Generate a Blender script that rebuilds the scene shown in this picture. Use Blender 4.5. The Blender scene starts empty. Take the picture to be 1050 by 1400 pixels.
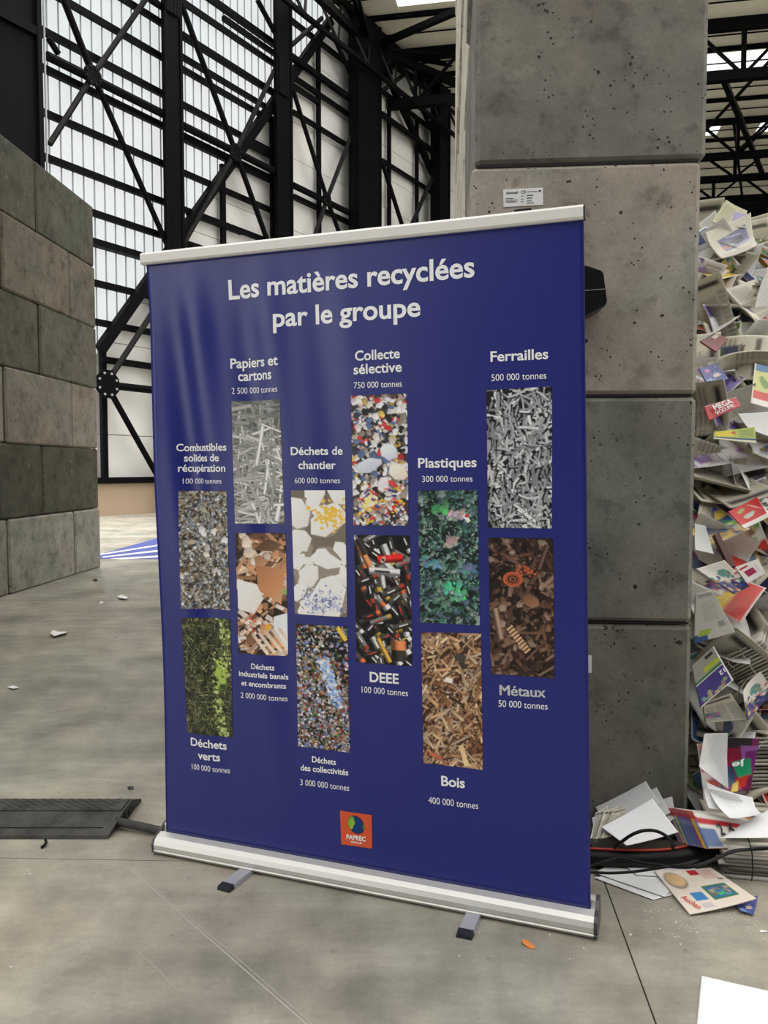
import bpy, math, random
import numpy as np
from mathutils import Vector, Matrix, noise
C = bpy.context.scene.collection
sc = bpy.context.scene
# ------------------------------------------------------------------ camera
F = 1400 * 28 / 36.0
PITCH = math.atan(59 / F)
CAMH = 1.33
cam_d = bpy.data.cameras.new('camera'); cam = bpy.data.objects.new('camera', cam_d); C.objects.link(cam)
cam_d.sensor_fit = 'VERTICAL'; cam_d.sensor_height = 36; cam_d.lens = 28; cam_d.clip_end = 300
cam.location = (0, 0, CAMH); cam.rotation_euler = (math.pi / 2 - PITCH, 0, 0)
sc.camera = cam
# ------------------------------------------------------------------ world, light, exposure
w = bpy.data.worlds.new('world'); sc.world = w; w.use_nodes = True
bg = w.node_tree.nodes['Background']
bg.inputs[0].default_value = (1.0, 0.985, 0.95, 1); bg.inputs[1].default_value = 2.1
sc.view_settings.view_transform = 'Standard'; sc.view_settings.look = 'None'
sc.view_settings.exposure = 0.0; sc.view_settings.gamma = 1; sc.view_settings.use_curve_mapping = False
WALL_GLOW = 0.80      # daylight coming through the translucent cladding
SKYLIGHT_GLOW = 1.5
# added area lamp that brightens the far floor behind the left block wall
la = bpy.data.lights.new('far_floor_fill', 'AREA'); la.shape = 'RECTANGLE'; la.size = 6; la.size_y = 8; la.energy = 800; la.spread = math.radians(50)
lo = bpy.data.objects.new('far_floor_fill', la); C.objects.link(lo); lo.location = (-7.0, 17.5, 18.5)

# ------------------------------------------------------------------ helpers
def ray(x, y):
    a = (x - 525) / F; b = (700 - y) / F
    return Vector((a, math.cos(PITCH) + b * math.sin(PITCH), -math.sin(PITCH) + b * math.cos(PITCH)))
O = Vector((0, 0, CAMH))
def fl(x, y, h=0.0):
    r = ray(x, y); return O + r * ((h - CAMH) / r.z)
def at(x, y, Z):
    r = ray(x, y); return O + r * (Z / r.y)
def lin(c):
    c = [v / 255 for v in c]
    return tuple(v / 12.92 if v <= .04045 else ((v + .055) / 1.055) ** 2.4 for v in c)

def tag(o, label=None, cat=None, group=None, kind=None):
    if label: o['label'] = label
    if cat: o['category'] = cat
    if group: o['group'] = group
    if kind: o['kind'] = kind
    return o
def empty(name, loc=(0, 0, 0), **k):
    o = bpy.data.objects.new(name, None); C.objects.link(o); o.location = loc; o.empty_display_size = .1
    return tag(o, **k)
def mesh(name, verts, faces, mat=None, parent=None, smooth=False, loc=None, **k):
    """loc: object origin in world; verts are given in world coordinates"""
    if loc is None:
        n = len(verts); loc = Vector((sum(v[0] for v in verts) / n, sum(v[1] for v in verts) / n, sum(v[2] for v in verts) / n))
    loc = Vector(loc)
    me = bpy.data.meshes.new(name)
    me.from_pydata([(v[0] - loc.x, v[1] - loc.y, v[2] - loc.z) for v in verts], [], faces)
    if mat: me.materials.append(mat)
    if smooth: me.polygons.foreach_set('use_smooth', [True] * len(me.polygons))
    me.update()
    o = bpy.data.objects.new(name, me); C.objects.link(o)
    if parent:
        o.parent = parent; pl = parent.get('_w', None)
        o.location = loc - world(parent)
    else: o.location = loc
    return tag(o, **k)
def world(o):
    l = Vector(o.location)
    while o.parent: o = o.parent; l += Vector(o.location)
    return l
BF = [(0, 3, 2, 1), (4, 5, 6, 7), (0, 1, 5, 4), (1, 2, 6, 5), (2, 3, 7, 6), (3, 0, 4, 7)]
def oriented_box(o, ex, ey, ez):
    """o corner, ex ey ez edge vectors"""
    o = Vector(o); ex = Vector(ex); ey = Vector(ey); ez = Vector(ez)
    return [o, o + ex, o + ex + ey, o + ey, o + ez, o + ex + ez, o + ex + ey + ez, o + ey + ez]
def chamfer_box(o, ex, ey, ez, c):
    """box with chamfered edges: 24 verts"""
    o = Vector(o); ex = Vector(ex); ey = Vector(ey); ez = Vector(ez)
    L = [ex.length, ey.length, ez.length]; U = [ex / L[0], ey / L[1], ez / L[2]]
    vs = []; idx = {}
    for sx in (0, 1):
        for sy in (0, 1):
            for sz in (0, 1):
                s = (sx, sy, sz)
                for ax in range(3):
                    p = Vector(o)
                    for k in range(3):
                        q = s[k] * L[k]
                        if k != ax: q += c if s[k] == 0 else -c
                        p += U[k] * q
                    idx[(s, ax)] = len(vs); vs.append(p)
    fs = []
    import itertools
    for ax in range(3):
        a, b = [k for k in range(3) if k != ax]
        for e in (0, 1):
            def S(x, y):
                s = [0, 0, 0]; s[ax] = e; s[a] = x; s[b] = y; return tuple(s)
            fs.append([idx[(S(0, 0), ax)], idx[(S(1, 0), ax)], idx[(S(1, 1), ax)], idx[(S(0, 1), ax)]])
    for ax in range(3):          # edges parallel to ax
        a, b = [k for k in range(3) if k != ax]
        for x in (0, 1):
            for y in (0, 1):
                def S(t):
                    s = [0, 0, 0]; s[ax] = t; s[a] = x; s[b] = y; return tuple(s)
                fs.append([idx[(S(0), a)], idx[(S(1), a)], idx[(S(1), b)], idx[(S(0), b)]])
    for s in itertools.product((0, 1), repeat=3):
        fs.append([idx[(s, 0)], idx[(s, 1)], idx[(s, 2)]])
    cen = o + (ex + ey + ez) / 2
    out = []
    for f in fs:
        pc = sum((vs[i] for i in f), Vector()) / len(f)
        n = (vs[f[1]] - vs[f[0]]).cross(vs[f[2]] - vs[f[0]])
        out.append(f if n.dot(pc - cen) > 0 else f[::-1])
    return vs, out
def bar_geo(p, q, wd, ht=None, up=(0, 0, 1), sides=4):
    p = Vector(p); q = Vector(q); d = (q - p).normalized(); up = Vector(up)
    s = d.cross(up)
    if s.length < 1e-3: s = d.cross(Vector((0, 1, 0)))
    s.normalize(); u = s.cross(d)
    ht = ht or wd
    if sides == 4:
        pr = [(-1, -1), (1, -1), (1, 1), (-1, 1)]
    else:
        pr = [(math.cos(2 * math.pi * i / sides), math.sin(2 * math.pi * i / sides)) for i in range(sides)]
    v = [e + s * (a * wd / 2) + u * (b * ht / 2) for e in (p, q) for a, b in pr]
    n = len(pr)
    f = [tuple(range(n))[::-1], tuple(range(n, 2 * n))] + [(i, (i + 1) % n, n + (i + 1) % n, n + i) for i in range(n)]
    return v, f
def bar(name, p, q, wd, ht=None, mat=None, parent=None, up=(0, 0, 1), sides=4, **k):
    v, f = bar_geo(p, q, wd, ht, up, sides)
    return mesh(name, v, f, mat, parent, smooth=False, **k)
def tube(name, pts, r, mat, parent=None, sides=8, closed_caps=True, flat=1.0, res=6, **k):
    """smooth tube through points (Catmull-Rom)"""
    P = [Vector(p) for p in pts]; P = [P[0] * 2 - P[1]] + P + [P[-1] * 2 - P[-2]]
    path = []
    for i in range(1, len(P) - 2):
        for j in range(res):
            t = j / res
            a, b, c_, d = P[i - 1], P[i], P[i + 1], P[i + 2]
            path.append(.5 * ((2 * b) + (c_ - a) * t + (2 * a - 5 * b + 4 * c_ - d) * t * t + (3 * b - a - 3 * c_ + d) * t ** 3))
    path.append(P[-2])
    v = []; f = []
    for i, p in enumerate(path):
        d = (path[min(i + 1, len(path) - 1)] - path[max(i - 1, 0)]).normalized()
        s = d.cross(Vector((0, 0, 1)));
        if s.length < 1e-3: s = Vector((1, 0, 0))
        s.normalize(); u = s.cross(d)
        for k_ in range(sides):
            a = 2 * math.pi * k_ / sides
            v.append(p + s * (r * math.cos(a)) + u * (r * flat * math.sin(a)))
    for i in range(len(path) - 1):
        for k_ in range(sides):
            f.append((i * sides + k_, i * sides + (k_ + 1) % sides, (i + 1) * sides + (k_ + 1) % sides, (i + 1) * sides + k_))
    f.append(tuple(range(sides))[::-1]); f.append(tuple(range((len(path) - 1) * sides, len(path) * sides)))
    return mesh(name, v, f, mat, parent, smooth=True, **k)
def prism(name, poly, ext, mat, parent=None, smooth=False, **k):
    n = len(poly); ext = Vector(ext)
    v = [Vector(p) for p in poly] + [Vector(p) + ext for p in poly]
    f = [tuple(range(n)), tuple(range(2 * n - 1, n - 1, -1))] + [(i, n + i, n + (i + 1) % n, (i + 1) % n) for i in range(n)]
    return mesh(name, v, f, mat, parent, smooth=smooth, **k)

# ------------------------------------------------------------------ materials
def mat(name, col, rough=.6, metal=0, emis=None, es=0, spec=.5):
    m = bpy.data.materials.new(name); m.use_nodes = True
    b = m.node_tree.nodes['Principled BSDF']
    b.inputs['Base Color'].default_value = (*col, 1); b.inputs['Roughness'].default_value = rough
    b.inputs['Metallic'].default_value = metal; b.inputs['Specular IOR Level'].default_value = spec
    if emis: b.inputs['Emission Color'].default_value = (*emis, 1); b.inputs['Emission Strength'].default_value = es
    return m
class N:
    def __init__(s, m): s.t = m.node_tree; s.b = s.t.nodes['Principled BSDF']
    def n(s, ty, **k):
        x = s.t.nodes.new(ty)
        for a, v in k.items():
            if isinstance(a, str) and hasattr(x, a) and a not in ('inputs',): setattr(x, a, v)
        return x
    def l(s, a, b): s.t.links.new(a, b)
    def coord(s, scale=(1, 1, 1), kind='Object'):
        c = s.n('ShaderNodeTexCoord'); m = s.n('ShaderNodeMapping'); m.inputs['Scale'].default_value = scale
        s.l(c.outputs[kind], m.inputs['Vector']); return m.outputs[0]
    def noise(s, v, sc_, det=5, rough=.6):
        x = s.n('ShaderNodeTexNoise'); x.inputs['Scale'].default_value = sc_; x.inputs['Detail'].default_value = det
        x.inputs['Roughness'].default_value = rough; s.l(v, x.inputs['Vector']); return x.outputs['Fac']
    def ramp(s, f, stops):
        r = s.n('ShaderNodeValToRGB'); e = r.color_ramp.elements
        while len(e) < len(stops): e.new(.5)
        for q, (p, c) in zip(e, stops):
            q.position = p; q.color = (c, c, c, 1) if not isinstance(c, tuple) else (*c, 1)
        s.l(f, r.inputs[0]); return r.outputs[0]
    def mix(s, f, a, b, mode='MIX'):
        x = s.n('ShaderNodeMix'); x.data_type = 'RGBA'; x.blend_type = mode
        for val, i in ((f, 0), (a, 6), (b, 7)):
            if hasattr(val, 'node'): s.l(val, x.inputs[i])
            else: x.inputs[i].default_value = val if i == 0 else (*val, 1)
        return x.outputs[2]
    def bump(s, h, st, dist=.01, nrm=None):
        x = s.n('ShaderNodeBump'); x.inputs['Strength'].default_value = st; x.inputs['Distance'].default_value = dist
        s.l(h, x.inputs['Height'])
        if nrm: s.l(nrm, x.inputs['Normal'])
        return x.outputs[0]

def concrete(name, pits=True, patch=1.0, world_coord=False):
    """tone comes from each block's own object colour"""
    m = mat(name, (.3, .3, .3), .85, spec=.25); g = N(m)
    oi = g.n('ShaderNodeObjectInfo')
    v0 = g.coord()
    add = g.n('ShaderNodeVectorMath'); add.operation = 'ADD'
    sc2 = g.n('ShaderNodeVectorMath'); sc2.operation = 'SCALE'; sc2.inputs['Scale'].default_value = 37.
    cmb = g.n('ShaderNodeCombineXYZ')
    for i in range(3): g.l(oi.outputs['Random'], cmb.inputs[i])
    g.l(cmb.outputs[0], sc2.inputs[0]); g.l(v0, add.inputs[0]); g.l(sc2.outputs[0], add.inputs[1]); v = add.outputs[0]
    big = g.ramp(g.noise(v, 2.6, 6, .6), [(.3, .68), (.5, .98), (.72, 1.22)])
    tint = g.ramp(g.noise(v, 1.5, 3), [(.4, (1.05, 1.0, .97)), (.6, (.95, 1.0, .97))])
    blot = g.ramp(g.noise(v, 6.5, 9, .68), [(.36, .52), (.45, .9), (.55, 1.0), (.66, 1.16)])
    fine = g.ramp(g.noise(v, 60, 4, .7), [(.3, .9), (.7, 1.08)])
    c = g.mix(1, oi.outputs['Color'], big, 'MULTIPLY'); c = g.mix(1, c, tint, 'MULTIPLY')
    c = g.mix(.75 * patch, c, blot, 'MULTIPLY'); c = g.mix(1, c, fine, 'MULTIPLY')
    dk = g.ramp(g.noise(v, 11, 7, .62), [(.58, 1.0), (.66, .70)]); c = g.mix(1, c, dk, 'MULTIPLY')
    light = g.ramp(g.noise(v, 9, 6, .7), [(.6, 0.), (.75, .35)])
    c = g.mix(light, c, (.47, .45, .41))
    h = g.noise(v, 90, 3)
    if pits:
        vo = g.n('ShaderNodeTexVoronoi'); vo.inputs['Scale'].default_value = 19; g.l(v, vo.inputs['Vector'])
        sz = g.ramp(g.noise(v, 23, 4), [(.53, 0.), (.74, .34)])
        cmpn = g.n('ShaderNodeMath'); cmpn.operation = 'LESS_THAN'; g.l(vo.outputs['Distance'], cmpn.inputs[0]); g.l(sz, cmpn.inputs[1])
        v2 = g.n('ShaderNodeTexVoronoi'); v2.inputs['Scale'].default_value = 47; g.l(v, v2.inputs['Vector'])
        s2 = g.ramp(g.noise(v, 8, 3), [(.46, 0.), (.66, .24)])
        c2 = g.n('ShaderNodeMath'); c2.operation = 'LESS_THAN'; g.l(v2.outputs['Distance'], c2.inputs[0]); g.l(s2, c2.inputs[1])
        mx = g.n('ShaderNodeMath'); mx.operation = 'MAXIMUM'; g.l(cmpn.outputs[0], mx.inputs[0]); g.l(c2.outputs[0], mx.inputs[1]); cmpn = mx
        c = g.mix(cmpn.outputs[0], c, (.035, .033, .03))
        sub = g.n('ShaderNodeMath'); sub.operation = 'SUBTRACT'; g.l(h, sub.inputs[0]); g.l(cmpn.outputs[0], sub.inputs[1]); h = sub.outputs[0]
    g.l(c, g.b.inputs['Base Color']); g.l(g.bump(h, .35, .004), g.b.inputs['Normal'])
    return m
def floor_mat():
    m = mat('polished_concrete_floor', (.3, .3, .3), .55, spec=.35); g = N(m)
    v = g.coord(kind='Generated'); tc = g.n('ShaderNodeNewGeometry'); mp = g.n('ShaderNodeMapping'); g.l(tc.outputs['Position'], mp.inputs[0]); v = mp.outputs[0]
    a = g.ramp(g.noise(v, 1.1, 6, .6), [(.34, (.225, .21, .175)), (.5, (.335, .312, .262)), (.66, (.43, .395, .325))])
    b = g.ramp(g.noise(v, 4.5, 8, .7), [(.36, .78), (.64, 1.14)])
    st = g.n('ShaderNodeMapping'); st.inputs['Rotation'].default_value = (0, 0, .7); st.inputs['Scale'].default_value = (.6, 5, 1); g.l(tc.outputs['Position'], st.inputs[0])
    s = g.ramp(g.noise(st.outputs[0], 1.6, 6, .7), [(.35, .86), (.65, 1.08)])
    fine = g.ramp(g.noise(v, 90, 3, .7), [(.3, .93), (.7, 1.06)])
    spots = g.ramp(g.noise(v, 26, 5, .6), [(.30, .62), (.36, 1.0)])
    c = g.mix(1, a, b, 'MULTIPLY'); c = g.mix(1, c, s, 'MULTIPLY'); c = g.mix(1, c, fine, 'MULTIPLY'); c = g.mix(.5, c, spots, 'MULTIPLY')
    tn = g.ramp(g.noise(v, .7, 2), [(.42, (1.03, 1., .97)), (.6, (.96, 1., .99))])
    c = g.mix(1, c, tn, 'MULTIPLY')
    g.l(c, g.b.inputs['Base Color'])
    g.l(g.ramp(g.noise(v, 3, 5), [(.3, .26), (.7, .46)]), g.b.inputs['Roughness'])
    g.l(g.bump(g.noise(v, 40, 4), .08, .003), g.b.inputs['Normal'])
    return m
def attr_mat(name, rough=.6, spec=.4):
    m = mat(name, (1, 1, 1), rough, spec=spec); g = N(m)
    a = g.n('ShaderNodeAttribute'); a.attribute_name = 'Col'; g.l(a.outputs['Color'], g.b.inputs['Base Color'])
    return m
def steel_mat(name, col, rough=.55):
    m = mat(name, col, rough, spec=.06); g = N(m); v = g.coord()
    c = g.ramp(g.noise(v, 3, 4), [(.3, tuple(x * .75 for x in col)), (.7, tuple(x * 1.3 for x in col))])
    g.l(c, g.b.inputs['Base Color']); return m
def panel_mat(name, col, line=0):
    m = mat(name, col, .6, spec=.3); g = N(m); v = g.coord((.4, .4, .4))
    c = g.ramp(g.noise(v, 1.5, 3), [(.3, tuple(x * .93 for x in col)), (.7, tuple(min(1, x * 1.05) for x in col))])
    g.l(c, g.b.inputs['Base Color']); return m
def translucent_mat():
    m = mat('translucent_cladding', (.08, .09, .09), .6, spec=.2); g = N(m); v = g.coord((1, 1, .12))
    c = g.ramp(g.noise(v, .9, 4), [(.3, (.84, .90, .92)), (.7, (1, 1, 1))])
    g.l(c, g.b.inputs['Emission Color']); g.b.inputs['Emission Strength'].default_value = WALL_GLOW
    return m
M = dict(
    block=concrete('cast_concrete'), block_worn=concrete('worn_concrete', pits=False, patch=1.2), floor=floor_mat(),
    steel=steel_mat('black_steel', (.003, .003, .0036)), steel_grey=steel_mat('worn_black_tube', (.018, .017, .016), .45),
    conduit=mat('grey_pipe', (.35, .35, .36), .4), panel=panel_mat('white_wall_panel', (.74, .73, .69)),
    roof=panel_mat('cream_roof_panel', (.90, .87, .72)), translucent=translucent_mat(),
    rib=mat('cladding_rib', (.34, .37, .38), .6, spec=.2), plinth=panel_mat('tan_plinth', (.44, .33, .23)),
    skylight=mat('skylight_sheet', (.8, .8, .8), .5, emis=(1, .98, .97), es=SKYLIGHT_GLOW),
    dark_panel=steel_mat('black_cladding', (.0025, .0025, .0032)),
    print=attr_mat('printed_paper', .5), gloss=attr_mat('glossy_magazine', .3, .5), photo=attr_mat('printed_photo', .5, .3),
    rail=mat('silver_rail', (.80, .79, .76), .4, spec=.5), alu=mat('brushed_aluminium', (.66, .65, .62), .42, .55),
    alu_dark=mat('dark_end_cap', (.045, .045, .05), .35), foot=mat('grey_anodised_foot', (.42, .42, .48), .45, .3),
    rubber=mat('black_rubber', (.012, .014, .02), .5), white=mat('white_ink', (.95, .97, 1.0), .5), white_paper=mat('white_paper', (.83, .83, .82), .6),
    black_plastic=mat('black_plastic', (.006, .006, .007), .35), cable=mat('black_cable', (.005, .005, .005), .45, spec=.2),
    red=mat('red_cable', (.40, .035, .015), .5), blue_paint=mat('blue_floor_paint', lin((66, 76, 140)), .55),
    white_paint=mat('pale_floor_paint', (.6, .6, .58), .6), orange=mat('orange_print', lin((226, 88, 45)), .5),
    black_ink=mat('black_ink', (.02, .02, .02), .6), red_ink=mat('red_ink', (.6, .03, .03), .6), brown=mat('brown_cover', (.09, .02, .012), .4),
    string=mat('string', (.6, .58, .5), .8), orange_scrap=mat('orange_scrap', lin((214, 128, 60)), .6), dark_gap=mat('joint_dark', (.02, .02, .018), .9),
)
def rubber_tread():
    m = mat('rubber_tread', (.03, .03, .028), .7, spec=.3); g = N(m); v = g.coord((1, 1, 1))
    c = g.ramp(g.noise(v, 9, 6, .7), [(.3, (.022, .021, .019)), (.7, (.085, .08, .072))])
    g.l(c, g.b.inputs['Base Color']); g.l(g.bump(g.noise(v, 60, 4), .5, .004), g.b.inputs['Normal']); return m
M['tread'] = rubber_tread()
def fabric_mat():
    m = mat('blue_banner_vinyl', lin((22, 34, 122)), .38, spec=.6); g = N(m); v = g.coord()
    g.l(g.bump(g.noise(v, 900, 2), .05, .0005), g.b.inputs['Normal']); return m
M['fabric'] = fabric_mat()
M['core'] = mat('gap_shade_newsprint', (.03, .028, .025), .9)  # near-black colour stands in for shade in the gaps of the heap

# ------------------------------------------------------------------ floor slabs (real joints)
floor = empty('floor', (0, 5, 0), kind='structure')
def clip(poly, p, n):
    out = []
    for i in range(len(poly)):
        a, b = poly[i], poly[(i + 1) % len(poly)]
        da = (a[0] - p[0]) * n[0] + (a[1] - p[1]) * n[1]; db = (b[0] - p[0]) * n[0] + (b[1] - p[1]) * n[1]
        if da >= 0: out.append(a)
        if (da >= 0) != (db >= 0):
            t = da / (da - db); out.append((a[0] + (b[0] - a[0]) * t, a[1] + (b[1] - a[1]) * t))
    return out
pieces = [[(-40, -14), (60, -14), (60, 75), (-40, 75)]]
def split(p, q, gap):
    global pieces
    d = (Vector((q[0], q[1])) - Vector((p[0], p[1]))).normalized(); n = Vector((-d.y, d.x)); res = []
    for po in pieces:
        for s in (1, -1):
            c = clip(po, (p[0] + n.x * gap / 2 * s, p[1] + n.y * gap / 2 * s), (n.x * s, n.y * s))
            if len(c) > 2: res.append(c)
    pieces = res
split(fl(0, 1173), fl(235, 1177), .004)
split(fl(838, 1238), fl(897, 1400), .0045)
for Zj in (8.0, 14, 20): split((0, Zj), (1, Zj), .006)
for po in pieces:
    prism('floor_slab', [(x, y, -.012) for x, y in po], (0, 0, .012), M['floor'], floor)
mesh('slab_bed', [(-40, -14, -.014), (60, -14, -.014), (60, 75, -.014), (-40, 75, -.014)], [(0, 1, 2, 3)], M['dark_gap'], floor)

# ------------------------------------------------------------------ hall wall (steel frame with cladding)
TH = math.atan((1190 - 525) / F)
WD = Vector((math.sin(TH), math.cos(TH), 0)); WN = Vector((math.cos(TH), -math.sin(TH), 0))   # WN points into the hall
W0 = fl(175, 703)
def wp(x, y, off=0):
    """pixel -> (t, h) on the wall plane pushed `off` metres into the hall"""
    r = ray(x, y); o = W0 + WN * off
    k = ((o - O).dot(WN)) / r.dot(WN); p = O + r * k
    return (p - o).dot(WD), p.z
def W(t, h, off=0): return Vector((W0.x + WD.x * t + WN.x * off, W0.y + WD.y * t + WN.y * off, h))
wall = empty('wall_back', W(5, 0), kind='structure')
EAVE = 19.4
def hd(t): return 5.86 + 1.262 * t
# translucent strips between ribs
t = -30.0; step = .35
while t < 10.6:
    narrow = t > -6; st = step if narrow else 1.5
    a, b = t + .012, t + st - .012
    ba = max(1.0, hd(a)) if a > -3.85 else 1.0; bb = max(1.0, hd(b)) if b > -3.85 else 1.0
    if ba < EAVE - .2:
        prism('translucent_strip', [W(a, ba, .02), W(b, bb, .02), W(b, EAVE, .02), W(a, EAVE, .02)], -WN * .04, M['translucent'], wall)
        if narrow: bar('cladding_rib', W(t, ba, .035), W(t, EAVE, .035), .035, .022, M['rib'], wall, up=WN)
    t += st
# opaque panels
rows = [1.0 + 1.32 * i for i in range(15)]
bays = [(-1.0, 1.7), (1.7, 7.2), (7.2, 12.9), (12.9, 20.3), (20.3, 30.0)]
for (a, b) in bays:
    for h in rows:
        h1 = min(h + 1.30, EAVE + .6)
        prism('wall_panel', [W(a + .01, h, -.08), W(b - .01, h, -.08), W(b - .01, h1, -.08), W(a + .01, h1, -.08)], -WN * .08, M['panel'], wall)
prism('wall_backing', [W(-1, 1, -.2), W(30, 1, -.2), W(30, EAVE + .5, -.2), W(-1, EAVE + .5, -.2)], -WN * .05, M['rib'], wall)
prism('plinth', [W(-30, 0, .1), W(30, 0, .1), W(30, 1.0, .1), W(-30, 1.0, .1)], -WN * .3, M['plinth'], wall)
# rails
def rail(h, t0, t1, w_=.16, off=.15): bar('steel_rail', W(t0, h, off), W(t1, h, off), w_ * .85, .18, M['steel'], wall)
RAILS = []
for (x, y, t0, t1, w_) in [(67, 97, -30, 7.3, .15), (64, 45, -30, 7.3, .15), (67, 157, -30, 7.3, .13), (67, 217, -30, 7.3, .13), (130, 292, -30, 7.3, .13), (130, 332, -30, 1.8, .30), (130, 387, -30, 3, .13), (130, 440, -30, 7, .13), (136, 491, -1, 7.3, .16),
                           (90, 2, -30, 7.3, .13), (175, 3, -30, 7.3, .13), (250, 3, 1.8, 12.9, .13), (290, 0, 1.8, 12.9, .22), (140, 657, -3, 30, .30)]:
    hh = wp(x, y, .15)[1]; rail(hh, t0, t1, w_); RAILS.append(round(hh, 2))
for (x0, y0, x1, y1, w_) in [(248, 75, 380, 158, .13), (248, 45, 378, 130, .13), (305, 25, 378, 75, .13), (400, 118, 436, 140, .14), (400, 150, 485, 208, .14), (397, 30, 492, 98, .15), (400, 268, 490, 311, .18), (250, 185, 375, 253, .16),
                             (337, 197, 375, 215, .14), (521, 227, 602, 263, .16), (520, 130, 602, 180, .15), (520, 160, 602, 210, .22), (256, 290, 330, 318, .14), (256, 335, 300, 348, .14)]:
    a = wp(x0, y0, .15); b = wp(x1, y1, .15); h = (a[1] + b[1]) / 2
    bar('steel_rail', W(a[0], h, .15), W(b[0], h, .15), w_, .16, M['steel'], wall)
# mullions
for (x, y0, y1) in [(435, 60, 330), (372, 160, 330), (304, 225, 345), (532, 150, 320), (570, 160, 320), (140, 480, 660)]:
    a = wp(x, y0, .12); b = wp(x, y1, .12)
    bar('steel_mullion', W(a[0], a[1], .12), W(a[0], max(1.0, min(b[1], 4) if y1 > 300 else b[1]), .12), .18, .12, M['steel'], wall, up=WN)
# bracing tubes between gusset plates
OB = .45
def P(x, y, off=OB):
    a = wp(x, y, off); return W(a[0], a[1], off)
for (x0, y0, x1, y1, w_, g_) in [(127, 103, 68, 197, .16, 1), (127, 103, 202, -5, .16, 1), (127, 103, 84, -8, .18, 0), (127, 103, 233, 345, .16, 0),
                                 (322, 208, 250, 335, .16, 1), (322, 208, 382, 82, .16, 1), (322, 208, 247, 3, .18, 0), (322, 208, 366, 330, .18, 0),
                                 (447, 272, 399, 118, .17, 0), (447, 272, 493, 152, .17, 1), (447, 272, 428, 330, .17, 1), (447, 272, 468, 330, .17, 0),
                                 (145, 525, 210, 425, .17, 1), (210, 425, 246, 372, .17, 1), (145, 525, 216, 652, .17, 0), (440, 25, 395, 65, .17, 1), (454, 45, 492, 130, .18, 0), (352, 0, 384, 60, .18, 0),
                                 (602, 217, 560, 314, .2, 1), (521, 217, 553, 318, .2, 0), (563, 120, 603, 204, .2, 0), (522, 125, 555, 100, .2, 1), (66, 52, 80, 74, .16, 0)]:
    bar('brace_tube', P(x0, y0), P(x1, y1), w_, w_, M['steel_grey'] if g_ else M['steel'], wall, sides=8)
# horizontal strut tubes at the gusset level
for (x0, y0, x1, y1, w_) in [(64, 73, 232, 163, .24), (250, 170, 380, 238, .24), (400, 253, 490, 297, .24), (138, 525, 212, 534, .22), (521, 163, 602, 208, .24), (397, 77, 490, 143, .26), (205, 0, 222, 9, .2)]:
    a = wp(x0, y0, OB); b = wp(x1, y1, OB); h = (a[1] + b[1]) / 2
    bar('strut_tube', W(a[0], h, OB), W(b[0], h, OB), w_, w_, M['steel'], wall, sides=8)
# thick sloping frame along the edge of the translucent part
for (x0, y0, x1, y1, w_) in [(137, 478, 262, 300, .42), (262, 300, 322, 215, .42), (322, 215, 452, 28, .45), (522, 87, 603, 262, .38), (603, 262, 612, 310, .38)]:
    bar('sloping_beam', P(x0, y0, .3), P(x1, y1, .3), w_ * .68, .22, M['steel'], wall, up=WN)
def gusset(x, y, s):
    c = P(x, y, OB + .1); t_, h_ = wp(x, y, OB + .1)
    pl = [W(t_ + s * math.cos(a), h_ + s * math.sin(a), OB + .12) for a in [math.pi / 8 + k * math.pi / 4 for k in range(8)]]
    g = prism('gusset_plate', pl, -WN * .04, M['steel'], wall)
    for k in range(8):
        a = math.pi / 4 * k + .39
        p = W(t_ + s * .74 * math.cos(a), h_ + s * .74 * math.sin(a), OB + .12)
        bar('bolt', p, p + WN * .03, .07, .07, M['conduit'] if s > .4 else M['steel_grey'], g, sides=6)
for x, y, s in [(127, 103, .29), (322, 208, .31), (447, 272, .28), (147, 525, .42)]: gusset(x, y, s)
# columns: box profile with flanges
def column(xl, xr, off=.75, cat='steel_column', depth=.7, top=EAVE):
    r0 = wp(xl, 300, off)[0]; r1 = wp(xr, 300, off)[0]
    c = prism(cat, [W(r0, 0, off), W(r1, 0, off), W(r1, 0, off - depth), W(r0, 0, off - depth)], (0, 0, top), M['steel'], wall)
    for a in (r0, r1):
        prism('column_flange', [W(a - .05, 0, off + .04), W(a + .05, 0, off + .04), W(a + .05, 0, off), W(a - .05, 0, off)], (0, 0, top), M['steel'], c)
    return c, r0, r1
c1, a1, b1 = column(229, 250, .6, depth=.15)
column(380, 399, .6, depth=.15)
column(491, 520, .9, depth=.5)
column(601, 614, .9, depth=.5)
# perforated splice plates
for (c_x, y0, y1) in [(235, -30, 18), (388, 80, 130)]:
    t0, h1 = wp(c_x, y0, .66); t1, h0 = wp(c_x, y1, .66)
    sp = prism('splice_plate', [W(t0 - .28, h0, .67), W(t0 + .28, h0, .67), W(t0 + .28, h1, .67), W(t0 - .28, h1, .67)], -WN * .03, M['steel'], wall)
    for i in range(4):
        for j in range(9):
            p = W(t0 - .21 + .14 * i, h0 + (h1 - h0) * (j + .5) / 9, .67); bar('bolt', p, p + WN * .02, .05, .05, M['steel_grey'], sp, sides=6)
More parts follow.
